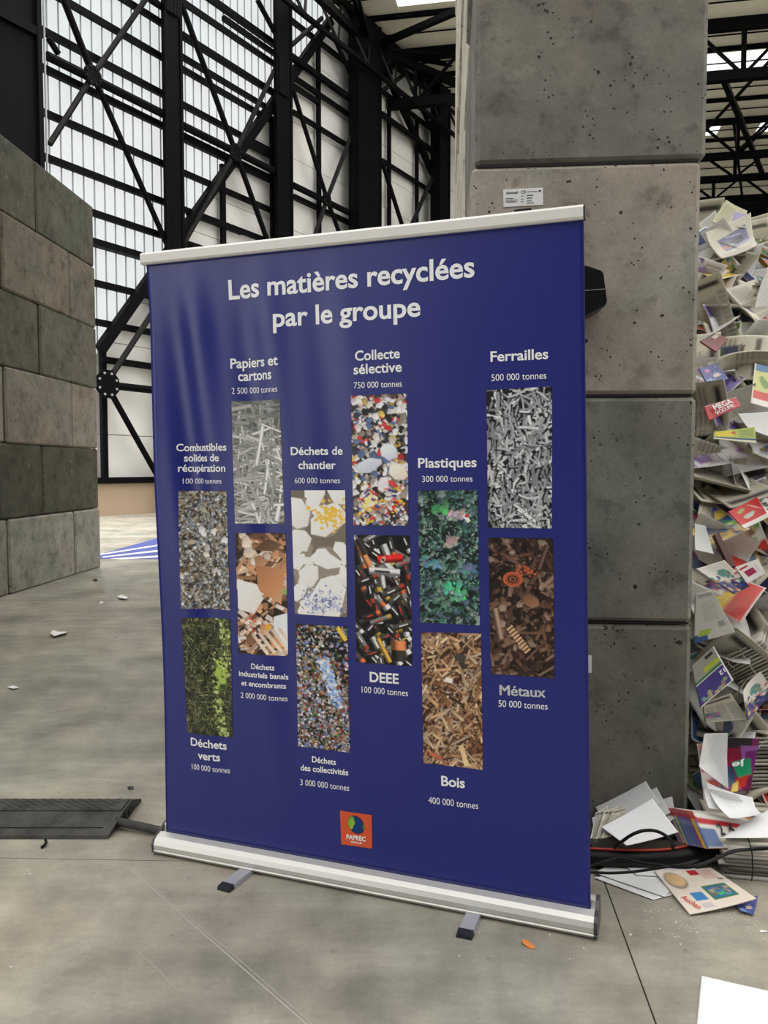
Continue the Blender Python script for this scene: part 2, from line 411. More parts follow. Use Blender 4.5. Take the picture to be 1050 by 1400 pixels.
# large black clad portal column at the left with its grey downpipe
r0 = wp(-160, 300, 1.2)[0]; r1 = wp(59, 200, 1.2)[0]
pc = prism('portal_column', [W(r0, 0, 1.2), W(r1, 0, 1.2), W(r1, 0, .1), W(r0, 0, .1)], (0, 0, EAVE), M['dark_panel'], wall)
t_, h_ = wp(30, 33, 1.25)
bar('crossbar', W(r0, h_, 1.24), W(r1, h_, 1.24), .12, .2, M['steel'], pc)
bar('panel_edge', W(r1 - .1, 1, 1.25), W(r1 - .1, EAVE, 1.25), .12, .12, M['steel'], pc, up=WN)
tp = wp(62, 120, 1.1)[0]
bar('downpipe', W(tp, .2, 1.1), W(tp, EAVE, 1.1), .055, .055, M['conduit'], wall, sides=8)
# eave beam / lattice along the wall
for (h, off, w_) in [(19.35, .6, .28), (18.6, .8, .12), (17.2, 1.2, .15)]:
    bar('eave_beam', W(2, h, off), W(30, h, off), w_, w_, M['steel'], wall)
for i in range(12):
    t0 = 5 + i * 2.1
    bar('lattice_rod', W(t0, 17.2, 1.2), W(t0 + 1.05, 19.3, .6), .08, .08, M['steel_grey'], wall)
    bar('lattice_rod', W(t0 + 2.1, 17.2, 1.2), W(t0 + 1.05, 19.3, .6), .08, .08, M['steel_grey'], wall)

# ------------------------------------------------------------------ roof
HR = 19.6
AY = math.radians(10.5)
E1 = Vector((math.cos(AY), -math.sin(AY), 0)); E2 = Vector((math.sin(AY), math.cos(AY), 0))
roof = empty('ceiling', (10, 40, HR), kind='structure')
def rf(x, y, h=HR):
    p = fl(x, y, h); return p.dot(E1), p.dot(E2)
def RP(a, b, h=HR): return Vector((E1.x * a + E2.x * b, E1.y * a + E2.y * b, h))
pys = [(1000, -90), (1000, -28), (1000, 25), (1000, 64), (1000, 102), (1000, 134), (1000, 162), (1000, 188.5), (1000, 211), (1000, 242), (1000, 268)]
BB = [rf(*q)[1] for q in pys]
SK = {2: [(993, 1130)], 5: [(1035, 1075), (940, 984)], 0: [(538, 700)]}
def wall_left_a(b):   # where the hall wall crosses this roof line
    s = (b - W0.dot(E2)) / WD.dot(E2); return (W0 + WD * s).dot(E1)
def wall_right_a(b): return b * .62
for i in range(len(BB) - 1):
    b0, b1 = BB[i], BB[i + 1]
    L = min(wall_left_a(b0), wall_left_a(b1)) - .2; Rr = 34
    holes = []
    if i == 3: holes = [(rf(940, 80)[0], rf(1130, 80)[0])]
    if i == 6: holes = [(rf(930, 175)[0], rf(984, 175)[0]), (rf(1035, 178)[0], rf(1085, 178)[0])]
    if i == 0: holes = [(rf(538, -12)[0], rf(720, -12)[0])]
    segs = []; cur = L
    for (h0, h1) in holes: segs.append((cur, h0, 0)); segs.append((h0, h1, 1)); cur = h1
    segs.append((cur, Rr, 0))
    for (a0, a1_, sk) in segs:
        n = 1 if sk else max(1, int((a1_ - a0) / 6))
        for k in range(n):
            x0 = a0 + (a1_ - a0) * k / n + .01; x1 = a0 + (a1_ - a0) * (k + 1) / n - .01
            y0, y1 = b0 + .01, b1 - .01
            if sk: y0 += .5; y1 -= .5
            prism('skylight' if sk else 'roof_panel', [RP(x0, y0, HR + .02), RP(x1, y0, HR + .02), RP(x1, y1, HR + .02), RP(x0, y1, HR + .02)], (0, 0, .1), M['skylight'] if sk else M['roof'], roof)
            if sk:
                for (yy0, yy1) in ((b0, y0), (y1, b1)):
                    prism('roof_panel', [RP(x0, yy0, HR + .02), RP(x1, yy0, HR + .02), RP(x1, yy1, HR + .02), RP(x0, yy1, HR + .02)], (0, 0, .1), M['roof'], roof)
for i, b in enumerate(BB):
    L = wall_left_a(b); thick = .5 if i == 2 else (.3 if i in (6, 8, 9) else .14)
    bar('purlin', RP(L, b, HR - thick / 2), RP(34, b, HR - thick / 2), .2, thick, M['steel'], roof)
    if i < len(BB) - 1:
        bm_ = (b + BB[i + 1]) / 2; bar('purlin', RP(wall_left_a(bm_), bm_, HR - .06), RP(34, bm_, HR - .06), .04, .05, M['steel'], roof)
def truss(b, ht, drop, nodes, wt, a0, a1, phase=0):
    hb = ht - drop
    bar('truss_chord', RP(a0, b, hb), RP(a1, b, hb), wt, wt * 1.1, M['steel'], roof)
    step_ = (a1 - a0) / nodes
    for k in range(nodes):
        x = a0 + step_ * (k + phase)
        bar('truss_web', RP(x, b, ht), RP(x, b, hb), .16, .16, M['steel'], roof)
        bar('truss_web', RP(x, b, hb), RP(x + step_ * .5, b, ht), .12, .12, M['steel'], roof)
        bar('truss_web', RP(x + step_, b, hb), RP(x + step_ * .5, b, ht), .12, .12, M['steel'], roof)
def bottom_drop(b, x, y):
    r = ray(x, y); k = b / r.dot(E2); return HR - (O + r * k).z
bA = BB[2]; dA = bottom_drop(bA, 1000, 104); aA = wall_left_a(bA)
truss(bA, HR, dA, 9, .36, aA, 34, .27)
bB = BB[6]; dB = bottom_drop(bB, 1000, 213); truss(bB, HR, dB, 9, .3, wall_left_a(bB), 34, .2)
bC = BB[8]; dC = bottom_drop(bC, 1000, 243); truss(bC, HR, dC, 10, .26, wall_left_a(bC), 34, .5)
bD = BB[9]; dD = bottom_drop(bD, 1000, 272); truss(bD, HR, dD, 10, .3, wall_left_a(bD), 34, .1)
# longitudinal members that tie the trusses (seen as the fans of thin rods)
for k in range(9):
    x = 7.5 + 2.7 * k
    bar('tie_rod', RP(x, bA, HR - dA), RP(x + 3.2, bB, HR - .3), .16, .16, M['steel_grey'], roof)
    bar('tie_rod', RP(x + 3.2, bA, HR - .3), RP(x, bB, HR - dB), .11, .11, M['steel'], roof)
    bar('tie_rod', RP(x, bB, HR - .3), RP(x + 2.6, bD, HR - dD), .13, .13, M['steel'], roof)
    bar('tie_rod', RP(x + 2.6, bB, HR - dB), RP(x, bC, HR - .2), .11, .11, M['steel'], roof)
    if k % 2 == 0:
        bar('tie_rod', RP(x, bA, HR - dA), RP(x + 5.5, bC, HR - dC), .22, .22, M['steel'], roof)
# fan of members leaving the corner column head
ch = at(507, 66, wp(507, 66)[0] * WD.y + W0.y - .5)
for (x, y, Z, w_) in [(625, 15, 30.5, .22), (640, 92, 38, .22), (640, 120, 38, .3), (600, 132, 40, .2), (478, -20, 29, .16), (420, -20, 27, .26), (486, -20, 28, .12), (640, 78, 36, .12)]:
    bar('corner_strut', ch, at(x, y, Z), w_, w_, M['steel'], roof)
prism('corner_node', [at(496, 56, ch.y - .3), at(534, 54, ch.y - .3), at(534, 88, ch.y - .3), at(496, 88, ch.y - .3)], (0.1, .9, 0), M['steel'], roof)
# far gable wall
end = empty('wall_end', (15, 55, 0), kind='structure')
be = BB[-1] + .4
for k in range(9):
    a = wall_left_a(be) - 3 + k * 6
    prism('gable_panel', [RP(a, be, 0), RP(a + 5.97, be, 0), RP(a + 5.97, be, HR), RP(a, be, HR)], E2 * .15, M['dark_panel'] if True else M['panel'], end)
# unseen hall end, added dark behind the camera to deepen the banner's reflections
back = empty('dark_reflection_wall', (5, -13, 0), kind='structure')
for k in range(7):
    x = -14 + 6 * k
    prism('dark_reflection_panel', [(x, -13, 0), (x + 5.97, -13, 0), (x + 5.97, -13, 17), (x, -13, 17)], (0, -.15, 0), M['dark_panel'], back)

# ------------------------------------------------------------------ block walls
def setc(o, c): o.color = (*c, 1); return o
random.seed(3)
A = fl(140, 775); B = fl(0, 818); dl = (B - A).normalized(); nl = Vector((dl.y, -dl.x, 0))
if nl.x > 0: nl = -nl        # wall body lies to the left of its visible face
wl = empty('wall_left', A, kind='structure')
tones = [(.285, .272, .24), (.085, .08, .06), (.24, .215, .18), (.115, .11, .085), (.175, .152, .122), (.098, .094, .075)]
for c in range(6):
    s = 0.0; first = True
    while s < 8:
        L = .8 if (c % 2 == 0 and first) else 1.6
        first = False
        jx = random.uniform(-.012, .012)
        o = A + dl * (s + .018) + Vector((0, 0, c * .8 + (.0 if c == 0 else .003))) + nl * (.006 + jx + .012)
        v, f = chamfer_box(o, dl * (L - .036), nl * .8, Vector((0, 0, .7955)), .02)
        q = random.uniform(.88, 1.1)
        setc(mesh('concrete_block', v, f, M['block_worn'] if c in (3,) else M['block'], wl), tuple(x * q for x in tones[c])); s += L
# right block wall, seen end on
RA = math.radians(4.46)
ax = Vector((math.sin(RA), math.cos(RA), 0)); fx = Vector((math.cos(RA), -math.sin(RA), 0))
R0 = Vector((.3025, 2.84, 0))
wr = empty('wall_right', R0, kind='structure')
levels = [0, .785, 1.585, 2.385, 3.185, 3.985, 4.785, 5.585, 6.385, 7.185]
rt = [(.20, .192, .160), (.235, .226, .198), (.35, .322, .28), (.215, .20, .178)]
for c in range(9):
    s = 0.0; k = 0
    while s < 6.0:
        L = 1.6 if (c % 2 or k) else .8
        if s + L > 6.4: L = 6.4 - s
        dx = {3: .015}.get(c, 0) + (random.uniform(-.012, .012) if k else 0)
        o = R0 + fx * dx + ax * (s + (0 if k == 0 else .004)) + Vector((0, 0, levels[c] + (.003 if c else 0)))
        v, f = chamfer_box(o, fx * .785, ax * (L - .006), Vector((0, 0, levels[c + 1] - levels[c] - .006)), .016)
        base = rt[c] if c < 4 else (.24, .23, .2)
        if k: base = (.62, .58, .50)  # paler tone paints in the light caught by the wall's side face
        setc(mesh('concrete_block', v, f, M['block'], wr), base); s += L; k += 1
# mortar beads and chips along the front joint (proud edge seen in the photo)
for (z, w_) in ((2.385, .008), (1.585, .006), (.785, .006)):
    bar('mortar_bead', R0 + fx * .02 + Vector((0, 0, z)) + ax * .012, R0 + fx * .775 + Vector((0, 0, z)) + ax * .012, w_, w_, M['dark_gap'], wr)
def on_face(x, y, off=0):
    n = -ax; o = R0 - ax * off; r = ray(x, y); k = (o - O).dot(n) / r.dot(n); return O + r * k

# ------------------------------------------------------------------ text helper
_dg = bpy.context.evaluated_depsgraph_get
def text_geo(s, bold=0.0):
    if 'M' in s and bold:      # the outline of M crosses itself when fattened: thicken it by overlaid copies
        V, Fs = text_geo(s, 0.0); vv = []; ff_ = []
        for i, (dx, dy) in enumerate([(-bold, 0), (-bold / 2, bold / 2), (0, 0), (bold / 2, -bold / 2), (bold, 0)]):
            vv.append(V + np.array([dx, dy, 0])); ff_ += [tuple(i * len(V) + k for k in f) for f in Fs]
        return np.vstack(vv), ff_
    cu = bpy.data.curves.new('t', 'FONT'); cu.body = s; cu.size = 1; cu.offset = bold; cu.resolution_u = 4
    o = bpy.data.objects.new('t', cu); C.objects.link(o); bpy.context.view_layer.update()
    me = bpy.data.meshes.new_from_object(o.evaluated_get(_dg()))
    vs = np.array([v.co[:] for v in me.vertices]); fs = [tuple(p.vertices) for p in me.polygons]
    bpy.data.objects.remove(o); bpy.data.curves.remove(cu); bpy.data.meshes.remove(me)
    return vs, fs
_hv, _ = text_geo('H'); CAP = _hv[:, 1].max() - _hv[:, 1].min()

# ------------------------------------------------------------------ painting helpers (procedural prints stored as mesh colours)
def canvas(w_, h_, c): return np.ones((h_, w_, 3)) * np.array(c)
def poly(img, pts, col, grad=0, rng=None, edge=0):
    H, Wd = img.shape[:2]; xs = [p[0] for p in pts]; ys = [p[1] for p in pts]
    x0, x1 = max(0, int(min(xs)) - 1), min(Wd, int(max(xs)) + 2); y0, y1 = max(0, int(min(ys)) - 1), min(H, int(max(ys)) + 2)
    if x0 >= x1 or y0 >= y1: return
    X, Y = np.meshgrid(np.arange(x0, x1) + .5, np.arange(y0, y1) + .5)
    area = sum(pts[i][0] * pts[(i + 1) % len(pts)][1] - pts[(i + 1) % len(pts)][0] * pts[i][1] for i in range(len(pts)))
    sg = 1 if area > 0 else -1; d = np.full(X.shape, 1e9)
    for i in range(len(pts)):
        a, b = pts[i], pts[(i + 1) % len(pts)]; ex, ey = b[0] - a[0], b[1] - a[1]; L = math.hypot(ex, ey) + 1e-9
        d = np.minimum(d, sg * (ex * (Y - a[1]) - ey * (X - a[0])) / L)
    al = np.clip(d + .5, 0, 1)[..., None]
    c = np.ones(X.shape + (3,)) * np.array(col)
    if grad: c = c * (1 + grad * ((Y - y0) / (y1 - y0 + .01) - .5) + grad * .6 * ((X - x0) / (x1 - x0 + .01) - .5))[..., None]
    if edge: c = c * (1 - edge * np.clip(1.5 - d, 0, 1))[..., None]
    img[y0:y1, x0:x1] = img[y0:y1, x0:x1] * (1 - al) + c * al
def strip(img, x, y, ang, L, Wd_, col, kind='flat', **k):
    dx, dy = math.cos(ang) * L / 2, math.sin(ang) * L / 2; nx, ny = -math.sin(ang), math.cos(ang)
    if kind == 'cyl':
        n = max(3, int(Wd_)); 
        for i in range(n):
            u = (i + .5) / n * 2 - 1; s = .25 + 1.1 * max(0, 1 - (u + .35) ** 2 * 1.3); o = u * Wd_ / 2; h = Wd_ / n * .8
            poly(img, [(x - dx + nx * (o - h), y - dy + ny * (o - h)), (x + dx + nx * (o - h), y + dy + ny * (o - h)), (x + dx + nx * (o + h), y + dy + ny * (o + h)), (x - dx + nx * (o + h), y - dy + ny * (o + h))], [c * s for c in col])
        return
    h = Wd_ / 2
    poly(img, [(x - dx - nx * h, y - dy - ny * h), (x + dx - nx * h, y + dy - ny * h), (x + dx + nx * h, y + dy + ny * h), (x - dx + nx * h, y - dy + ny * h)], col, **k)
def shard(img, r, x, y, s, col, n=5, **k):
    a0 = r.uniform(0, 6.28); e = r.uniform(.45, 1); th = r.uniform(0, 3.14); pts = []
    for i in range(n):
        a = a0 + 6.28 * i / n + r.uniform(-.25, .25); px, py = math.cos(a) * s, math.sin(a) * s * e
        pts.append((x + px * math.cos(th) - py * math.sin(th), y + px * math.sin(th) + py * math.cos(th)))
    poly(img, pts, col, **k)
def nz(img, r, amp, cell=1):
    H, Wd = img.shape[:2]; g = np.random.RandomState(r.randint(0, 1 << 30)).rand(H // cell + 2, Wd // cell + 2)
    g = np.kron(g, np.ones((cell, cell)))[:H, :Wd]
    img *= (1 + amp * (g - .5))[..., None]
PW, PH = 96, 220
def art_photo(kind):
    r = random.Random(hash_(kind)); U = r.uniform
    def rc(l):
        m_ = U(.7, 1.2); return [v * m_ for v in lin(r.choice(l))]
    if kind == 'papiers':
        im = canvas(PW, PH, lin((95, 93, 90)))
        for i in range(420):
            g = U(135, 250) * (.7 if i < 120 else 1); y = U(0, PH); g = g * (.78 if y < 50 else 1)
            a = r.choice([U(-.5, .5), U(1.1, 2.0), U(-.5, .3)])
            strip(im, U(0, PW), y, a, U(20, 75), U(1.5, 5 if i < 380 else 8), lin((g, g, g * .98)), edge=.45)
    elif kind == 'combust':
        im = canvas(PW, PH, lin((60, 55, 50)))
        for i in range(2600): shard(im, r, U(0, PW), U(0, PH), U(1.2, 4.5), rc([(190, 185, 175), (140, 132, 120), (95, 88, 80), (160, 150, 140), (215, 215, 215), (60, 55, 52), (150, 130, 100), (150, 165, 180)]), edge=.35, grad=.5)
        for i in range(16): shard(im, r, U(0, PW), U(20, PH), U(5, 9), rc([(205, 200, 190), (170, 160, 145), (215, 215, 220)]), grad=.5)
    elif kind == 'indus':
        im = canvas(PW, PH, lin((50, 36, 28)))
        for i in range(90): strip(im, U(0, PW), U(0, PH), U(-1.2, 1.2), U(20, 60), U(4, 11), rc([(205, 160, 125), (180, 130, 95), (225, 190, 160), (110, 80, 60), (225, 215, 205)]), grad=.3, edge=.3)
        for i in range(60): shard(im, r, U(0, PW), U(0, PH), U(5, 14), rc([(200, 150, 110), (225, 205, 190), (120, 90, 70), (190, 140, 105)]), grad=.5, edge=.3)
        poly(im, [(38, 58), (92, 66), (84, 128), (44, 104)], lin((196, 138, 98)), grad=.3); poly(im, [(60, 10), (88, 20), (70, 34), (34, 30)], lin((104, 78, 60)), grad=.4)
        poly(im, [(2, 84), (40, 92), (52, 118), (34, 146), (2, 138)], lin((235, 228, 224)), grad=-.15); poly(im, [(70, 150), (96, 142), (96, 206), (84, 200), (70, 170)], lin((225, 228, 238)))
        for i in range(26): shard(im, r, U(2, 48), U(150, 185), U(3, 7), rc([(220, 190, 170), (190, 90, 70), (230, 220, 210), (120, 80, 60)]), grad=.4)
        strip(im, 80, 112, -.8, 40, 8, lin((190, 150, 120))); shard(im, r, 92, 105, 6, lin((130, 175, 90))); shard(im, r, 60, 168, 6, lin((240, 170, 50)))
        for i in range(5): strip(im, 45 + 12 * i, 200 - 3 * i, .9, 46, 6, lin((225, 205, 185)), grad=.3); 
    elif kind == 'verts':
        im = canvas(PW, PH, lin((34, 36, 26)))
        for i in range(1900):
            x = U(0, PW); y = U(0, PH); b = U(25, 105) if r.random() < .8 else U(90, 170)
            strip(im, x, y, U(0, 3.14), U(4, 16), U(.6, 1.4), lin((b, b * 1.02, b * .72)))
        for i in range(700):
            y = U(0, PH); cx = 76 + 10 * math.sin(y / 34.) ; x = r.gauss(cx, 6 if y < 140 else 5)
            if 140 < y < 150: continue
            shard(im, r, x, y, U(1, 4), lin(r.choice([(130, 145, 75), (165, 178, 110), (90, 108, 55), (195, 200, 150), (60, 72, 38), (50, 56, 34)])))
        for i in range(60): shard(im, r, r.gauss(70, 8), r.gauss(104, 12), U(2, 4), lin((165, 190, 85)))
    elif kind == 'chantier':
        im = canvas(PW, PH, lin((120, 110, 98)))
        st = [((10, 40), 34), ((44, 12), 34), ((86, 10), 26), ((8, 96), 34), ((20, 130), 30), ((88, 110), 26), ((90, 150), 34), ((66, 52), 44), ((60, 122), 32), ((28, 152), 30), ((10, 180), 22), ((60, 196), 56), ((30, 210), 30)]
        for (x, y), s in st:
            g = U(222, 240); shard(im, r, x + 2, y + 3, s * .93, lin((150, 140, 128)), n=7); shard(im, r, x, y, s * .9, lin((g + 8, g + 4, g)), n=7, grad=-.2); shard(im, r, x - s * .2, y - s * .25, s * .45, lin((242, 240, 236)), n=6)
        for i in range(90): shard(im, r, r.gauss(72, 13), r.gauss(42, 12), U(1.5, 5), lin((240, 190, 80)))
        for i in range(260): shard(im, r, r.gauss(54, 19), r.gauss(196, 11), U(1, 3.5), lin(r.choice([(165, 170, 205), (190, 192, 215), (110, 118, 165), (225, 225, 232)])))
        for i in range(3): strip(im, 52 + 7 * i, 192, .2, 5, 2, lin((90, 95, 140)))
    elif kind == 'collecte':
        im = canvas(PW, PH, lin((60, 55, 55)))
        for i in range(700): shard(im, r, U(0, PW), U(0, PH), U(2.5, 9), rc([(215, 210, 205), (190, 60, 60), (60, 60, 80), (240, 235, 230), (225, 222, 220), (205, 175, 90), (40, 40, 40), (200, 170, 160), (100, 120, 160), (230, 230, 228), (225, 225, 235), (150, 140, 130)]), edge=.25, grad=.5)
        for (x, y, s, c) in [(30, 118, 24, (205, 210, 225)), (64, 96, 16, (215, 222, 238)), (80, 130, 18, (238, 225, 210)), (54, 150, 15, (225, 215, 225)), (30, 182, 16, (235, 215, 150)), (70, 150, 10, (210, 70, 70))]: shard(im, r, x, y, s, lin(c), n=7, grad=-.3, edge=.2)
        for i in range(70): strip(im, U(10, 90), U(150, 215), U(-1, 1), U(4, 12), U(2, 4), rc([(205, 50, 50), (235, 190, 60), (70, 70, 140), (240, 240, 240), (200, 100, 60)]))
    elif kind == 'deee':
        im = canvas(PW, PH, lin((16, 15, 15)))
        for i in range(75):
            x, y, a, L, wd = U(0, PW), U(0, PH), r.choice([U(.5, 1.1), U(-.9, -.3), U(.9, 1.5)]), U(28, 44), U(8, 12)
            col = lin(r.choice([(70, 68, 66), (45, 42, 42), (190, 190, 190), (120, 118, 118), (60, 58, 58), (35, 34, 34)])); strip(im, x, y, a, L, wd, col, 'cyl')
            cc = lin(r.choice([(200, 110, 60), (215, 215, 215), (180, 150, 60), (150, 60, 40)])); strip(im, x + math.cos(a) * L * .4, y + math.sin(a) * L * .4, a, L * .2, wd, cc, 'cyl')
            strip(im, x - math.cos(a) * L * .1, y - math.sin(a) * L * .1, a, L * .35, 1.8, lin(r.choice([(220, 220, 220), (230, 230, 230), (200, 60, 50)])))
        strip(im, 62, 40, -.1, 42, 13, lin((210, 40, 35)), 'cyl'); shard(im, r, 50, 42, 6, lin((200, 195, 190)), n=8); shard(im, r, 50, 42, 3, lin((60, 50, 50)), n=8)
        strip(im, 52, 62, .05, 52, 12, lin((205, 205, 205)), 'cyl'); strip(im, 48, 62, .05, 26, 4, lin((60, 50, 50)))
        strip(im, 73, 196, 1.55, 34, 24, lin((55, 48, 44)), 'cyl'); strip(im, 73, 186, 1.55, 16, 25, lin((215, 130, 80)), 'cyl'); strip(im, 48, 196, 1.1, 44, 8, lin((205, 160, 70)), 'cyl')
        strip(im, 18, 36, 1.1, 40, 11, lin((210, 140, 85)), 'cyl'); strip(im, 14, 20, 1.1, 30, 11, lin((50, 48, 46)), 'cyl')
    elif kind == 'collectivites':
        im = canvas(PW, PH, lin((30, 28, 28)))
        for i in range(3300):
            x, y = U(0, PW), U(0, PH); dark = y < 50 or (x > 70 and y < 100)
            if dark and r.random() < .62: continue
            shard(im, r, x, y, U(1, 4.2), rc([(200, 195, 200), (60, 55, 55), (30, 30, 30), (150, 120, 90), (190, 190, 215), (120, 140, 190), (235, 235, 235), (160, 70, 60), (90, 120, 80), (180, 150, 110)]), edge=.3)
        for i in range(170): shard(im, r, 50 + 26 * (i / 170.) + U(-10, 10), 60 + 80 * (i / 170.) + U(-6, 6), U(1.5, 5), rc([(170, 195, 230), (200, 210, 235), (110, 150, 220), (220, 225, 235)]))
        strip(im, 85, 14, 1.0, 26, 7, lin((235, 195, 70)))
    elif kind == 'plastiques':
        im = canvas(PW, PH, lin((22, 34, 30)))
        for i in range(1500): shard(im, r, U(0, PW), U(0, PH), U(2, 9), rc([(50, 84, 74), (34, 54, 50), (22, 32, 31), (95, 130, 115), (70, 105, 98), (78, 92, 112), (130, 146, 142), (28, 38, 37)]), edge=.4, grad=.7)
        for i in range(420): strip(im, U(0, PW), U(0, PH), U(0, 3.14), U(2, 6), U(.5, 1.1), rc([(150, 205, 180), (180, 200, 205), (20, 30, 28), (90, 150, 120)]))
        for (x, y, c) in [(35, 30, (85, 175, 110)), (52, 158, (95, 205, 155)), (60, 172, (110, 210, 165)), (50, 86, (190, 180, 165)), (22, 120, (110, 150, 190)), (78, 130, (110, 150, 170)), (60, 40, (200, 195, 185))]:
            for j in range(14): shard(im, r, x + U(-13, 13), y + U(-8, 8), U(2, 8), [v * U(.5, 1.1) for v in lin(c)], grad=.6, edge=.3)
        strip(im, 78, 46, 1, 14, 6, lin((235, 235, 235))); strip(im, 78, 42, 1, 5, 6, lin((190, 40, 45)))
    elif kind == 'bois':
        im = canvas(PW, PH, lin((58, 38, 28)))
        for i in range(1300):
            s = .6 + 1.1 * i / 1300; a = r.choice([U(-.9, .2), U(.3, 1.4), U(-1.5, -.6)])
            strip(im, U(0, PW), U(0, PH), a, U(8, 20) * s, U(1.2, 3) * s, rc([(205, 165, 125), (175, 130, 95), (225, 195, 155), (120, 80, 58), (150, 105, 78), (190, 170, 150), (70, 48, 38)]), edge=.35, grad=.4)
        shard(im, r, 62, 40, 11, lin((70, 65, 62))); strip(im, 66, 52, 1, 14, 9, lin((60, 56, 55))); strip(im, 66, 200, 1.3, 34, 8, lin((225, 195, 150)), grad=.2); strip(im, 44, 78, .3, 12, 8, lin((235, 225, 215))); strip(im, 20, 205, .3, 20, 6, lin((190, 105, 75)))
    elif kind == 'ferrailles':
        im = canvas(PW, PH, lin((26, 25, 27)))
        for i in range(430):
            x, y, a = U(0, PW), U(0, PH), r.choice([U(.9, 1.9), U(-.6, .6), U(1.2, 2.4)]); wd = U(1.6, 5); n = 8; da = U(-.16, .16); g = U(130, 240)
            strip(im, x + 1.5, y + 1.5, a, U(10, 20), wd * 1.3, lin((14, 14, 15)))
            for k in range(n):
                strip(im, x, y, a, 5.2, wd, lin((g, g, g * 1.02)), edge=.35); x += 4 * math.cos(a); y += 4 * math.sin(a); a += da
    else:
        im = canvas(PW, PH, lin((30, 22, 19)))
        for i in range(520):
            strip(im, U(0, PW), U(0, PH), U(0, 3.14), U(12, 42), U(1.5, 7), rc([(52, 36, 30), (84, 60, 48), (38, 28, 24), (110, 82, 66), (70, 48, 38), (28, 20, 18), (130, 105, 90)]), edge=.45, grad=.5)
        for i in range(60): shard(im, r, U(0, PW), U(0, PH), U(4, 9), rc([(90, 62, 50), (120, 90, 72), (60, 42, 36), (150, 130, 115)]), edge=.4, grad=.5)
        for rr, c in ((15, (190, 95, 62)), (12, (150, 75, 52)), (8, (60, 40, 34)), (5, (170, 90, 62)), (3, (40, 30, 28))):
            poly(im, [(36 + rr * math.cos(k * .52), 66 + rr * .8 * math.sin(k * .52)) for k in range(12)], lin(c))
        for k in range(9): strip(im, 30 + 3.2 * k, 143 + 4.4 * k, 2.4, 11, 3.6, lin((205, 165, 130)), 'cyl')
        for k in range(30): shard(im, r, r.gauss(55, 9), r.gauss(52, 6), U(1, 3), lin((190, 90, 50)))
        strip(im, 12, 138, 1.4, 50, 9, lin((150, 125, 110)), 'cyl'); shard(im, r, 62, 100, 14, lin((135, 95, 72)), n=6, grad=.6); strip(im, 80, 30, 1.9, 40, 6, lin((95, 75, 68)), 'cyl')
    nz(im, r, .18)
    return np.clip(im * 1.25, 0, 1)
def hash_(s): return sum((i + 7) * ord(c) * 131 for i, c in enumerate(s)) % 99991

def colour_mesh(me, cols):
    at_ = me.color_attributes.new('Col', 'FLOAT_COLOR', 'POINT')
    a = np.ones((len(me.vertices), 4), dtype=np.float32); a[:, :3] = cols; at_.data.foreach_set('color', a.ravel())

# ------------------------------------------------------------------ the banner
BX0, BY0, BA, BW_, SH, BH = -.0807, 2.4795, -.3477, 1.471, -.0232, 2.047
br = Vector((math.cos(BA), math.sin(BA), 0)); bn = Vector((math.sin(BA), -math.cos(BA), 0)); bu = Vector((0, 0, 1)) + br * SH
BO = Vector((BX0, BY0, 0))
def buv(x, y, off=0):
    o = BO + bn * off; r = ray(x, y); k = (o - O).dot(bn) / r.dot(bn); p = O + r * k - o
    v = p.z; return p.dot(br) - SH * v, v
def fold(u, v):
    """out-of-plane ripple of the vinyl: folds at the left that fade to the right and towards the cassette"""
    q = (u + .74) / 1.48; f = max(0, 1 - q * 1.7) ** 1.1; g = min(1, max(0, (v - .05) / 1.2)) * min(1, max(0, (2.03 - v) / .25))
    return g * (.0125 * f * 1.25 * math.sin((u * 1.0 + v * .16) * 23 + .6) + .005 * f * math.sin(u * 47 + v * 4 + 1) + .004 * math.sin(u * 5.2 + 1.0))
def bp(u, v, off=0): return BO + br * u + bu * v + bn * (off + fold(u, v))
ban = empty('roll_up_banner', BO, label='large blue roll-up banner listing recycled materials with twelve small pictures', cat='banner')
NU, NV = 110, 90
uL, uR = -.725, .722; v0_, v1_ = .055, 2.03
vs = []; 
for j in range(NV + 1):
    v = v0_ + (v1_ - v0_) * j / NV
    inset = .010 * math.sin(math.pi * (v - v0_) / (v1_ - v0_))
    for i in range(NU + 1): vs.append(bp(uL + inset * 1.0 + (uR - uL - inset) * i / NU, v))
fs = [(j * (NU + 1) + i, j * (NU + 1) + i + 1, (j + 1) * (NU + 1) + i + 1, (j + 1) * (NU + 1) + i) for j in range(NV) for i in range(NU)]
nb = len(vs); vs += [p - bn * .0012 for p in vs]
fs += [tuple(nb + k for k in f[::-1]) for f in fs]
bd = [i for i in range(NU)]; 
for i in range(NU): fs += [(i + 1, i, nb + i, nb + i + 1), (NV * (NU + 1) + i, NV * (NU + 1) + i + 1, nb + NV * (NU + 1) + i + 1, nb + NV * (NU + 1) + i)]
for j in range(NV): a, b = j * (NU + 1), (j + 1) * (NU + 1); fs += [(a, b, nb + b, nb + a), (b + NU, a + NU, nb + a + NU, nb + b + NU)]
fab = mesh('printed_panel', vs, fs, M['fabric'], ban, smooth=True, loc=BO)
def banner_text(s, xl, yl, xr, yr, cap_px, bold=.0, m='white', parent=None, off=.0012):
    V, Fs = text_geo(s, bold)
    a = buv(xl, yl); b = buv(xr, yr); c = buv(xl, yl - cap_px)
    x0, x1 = V[:, 0].min(), V[:, 0].max(); sx = (b[0] - a[0]) / (x1 - x0); sy = (c[1] - a[1]) / CAP
    sl = (b[1] - a[1]) / (b[0] - a[0])
    pts = []
    for q in V:
        du = (q[0] - x0) * sx; pts.append(bp(a[0] + du, a[1] + q[1] * sy + sl * du, off))
    return mesh('lettering', pts, Fs, M[m], parent or fab)
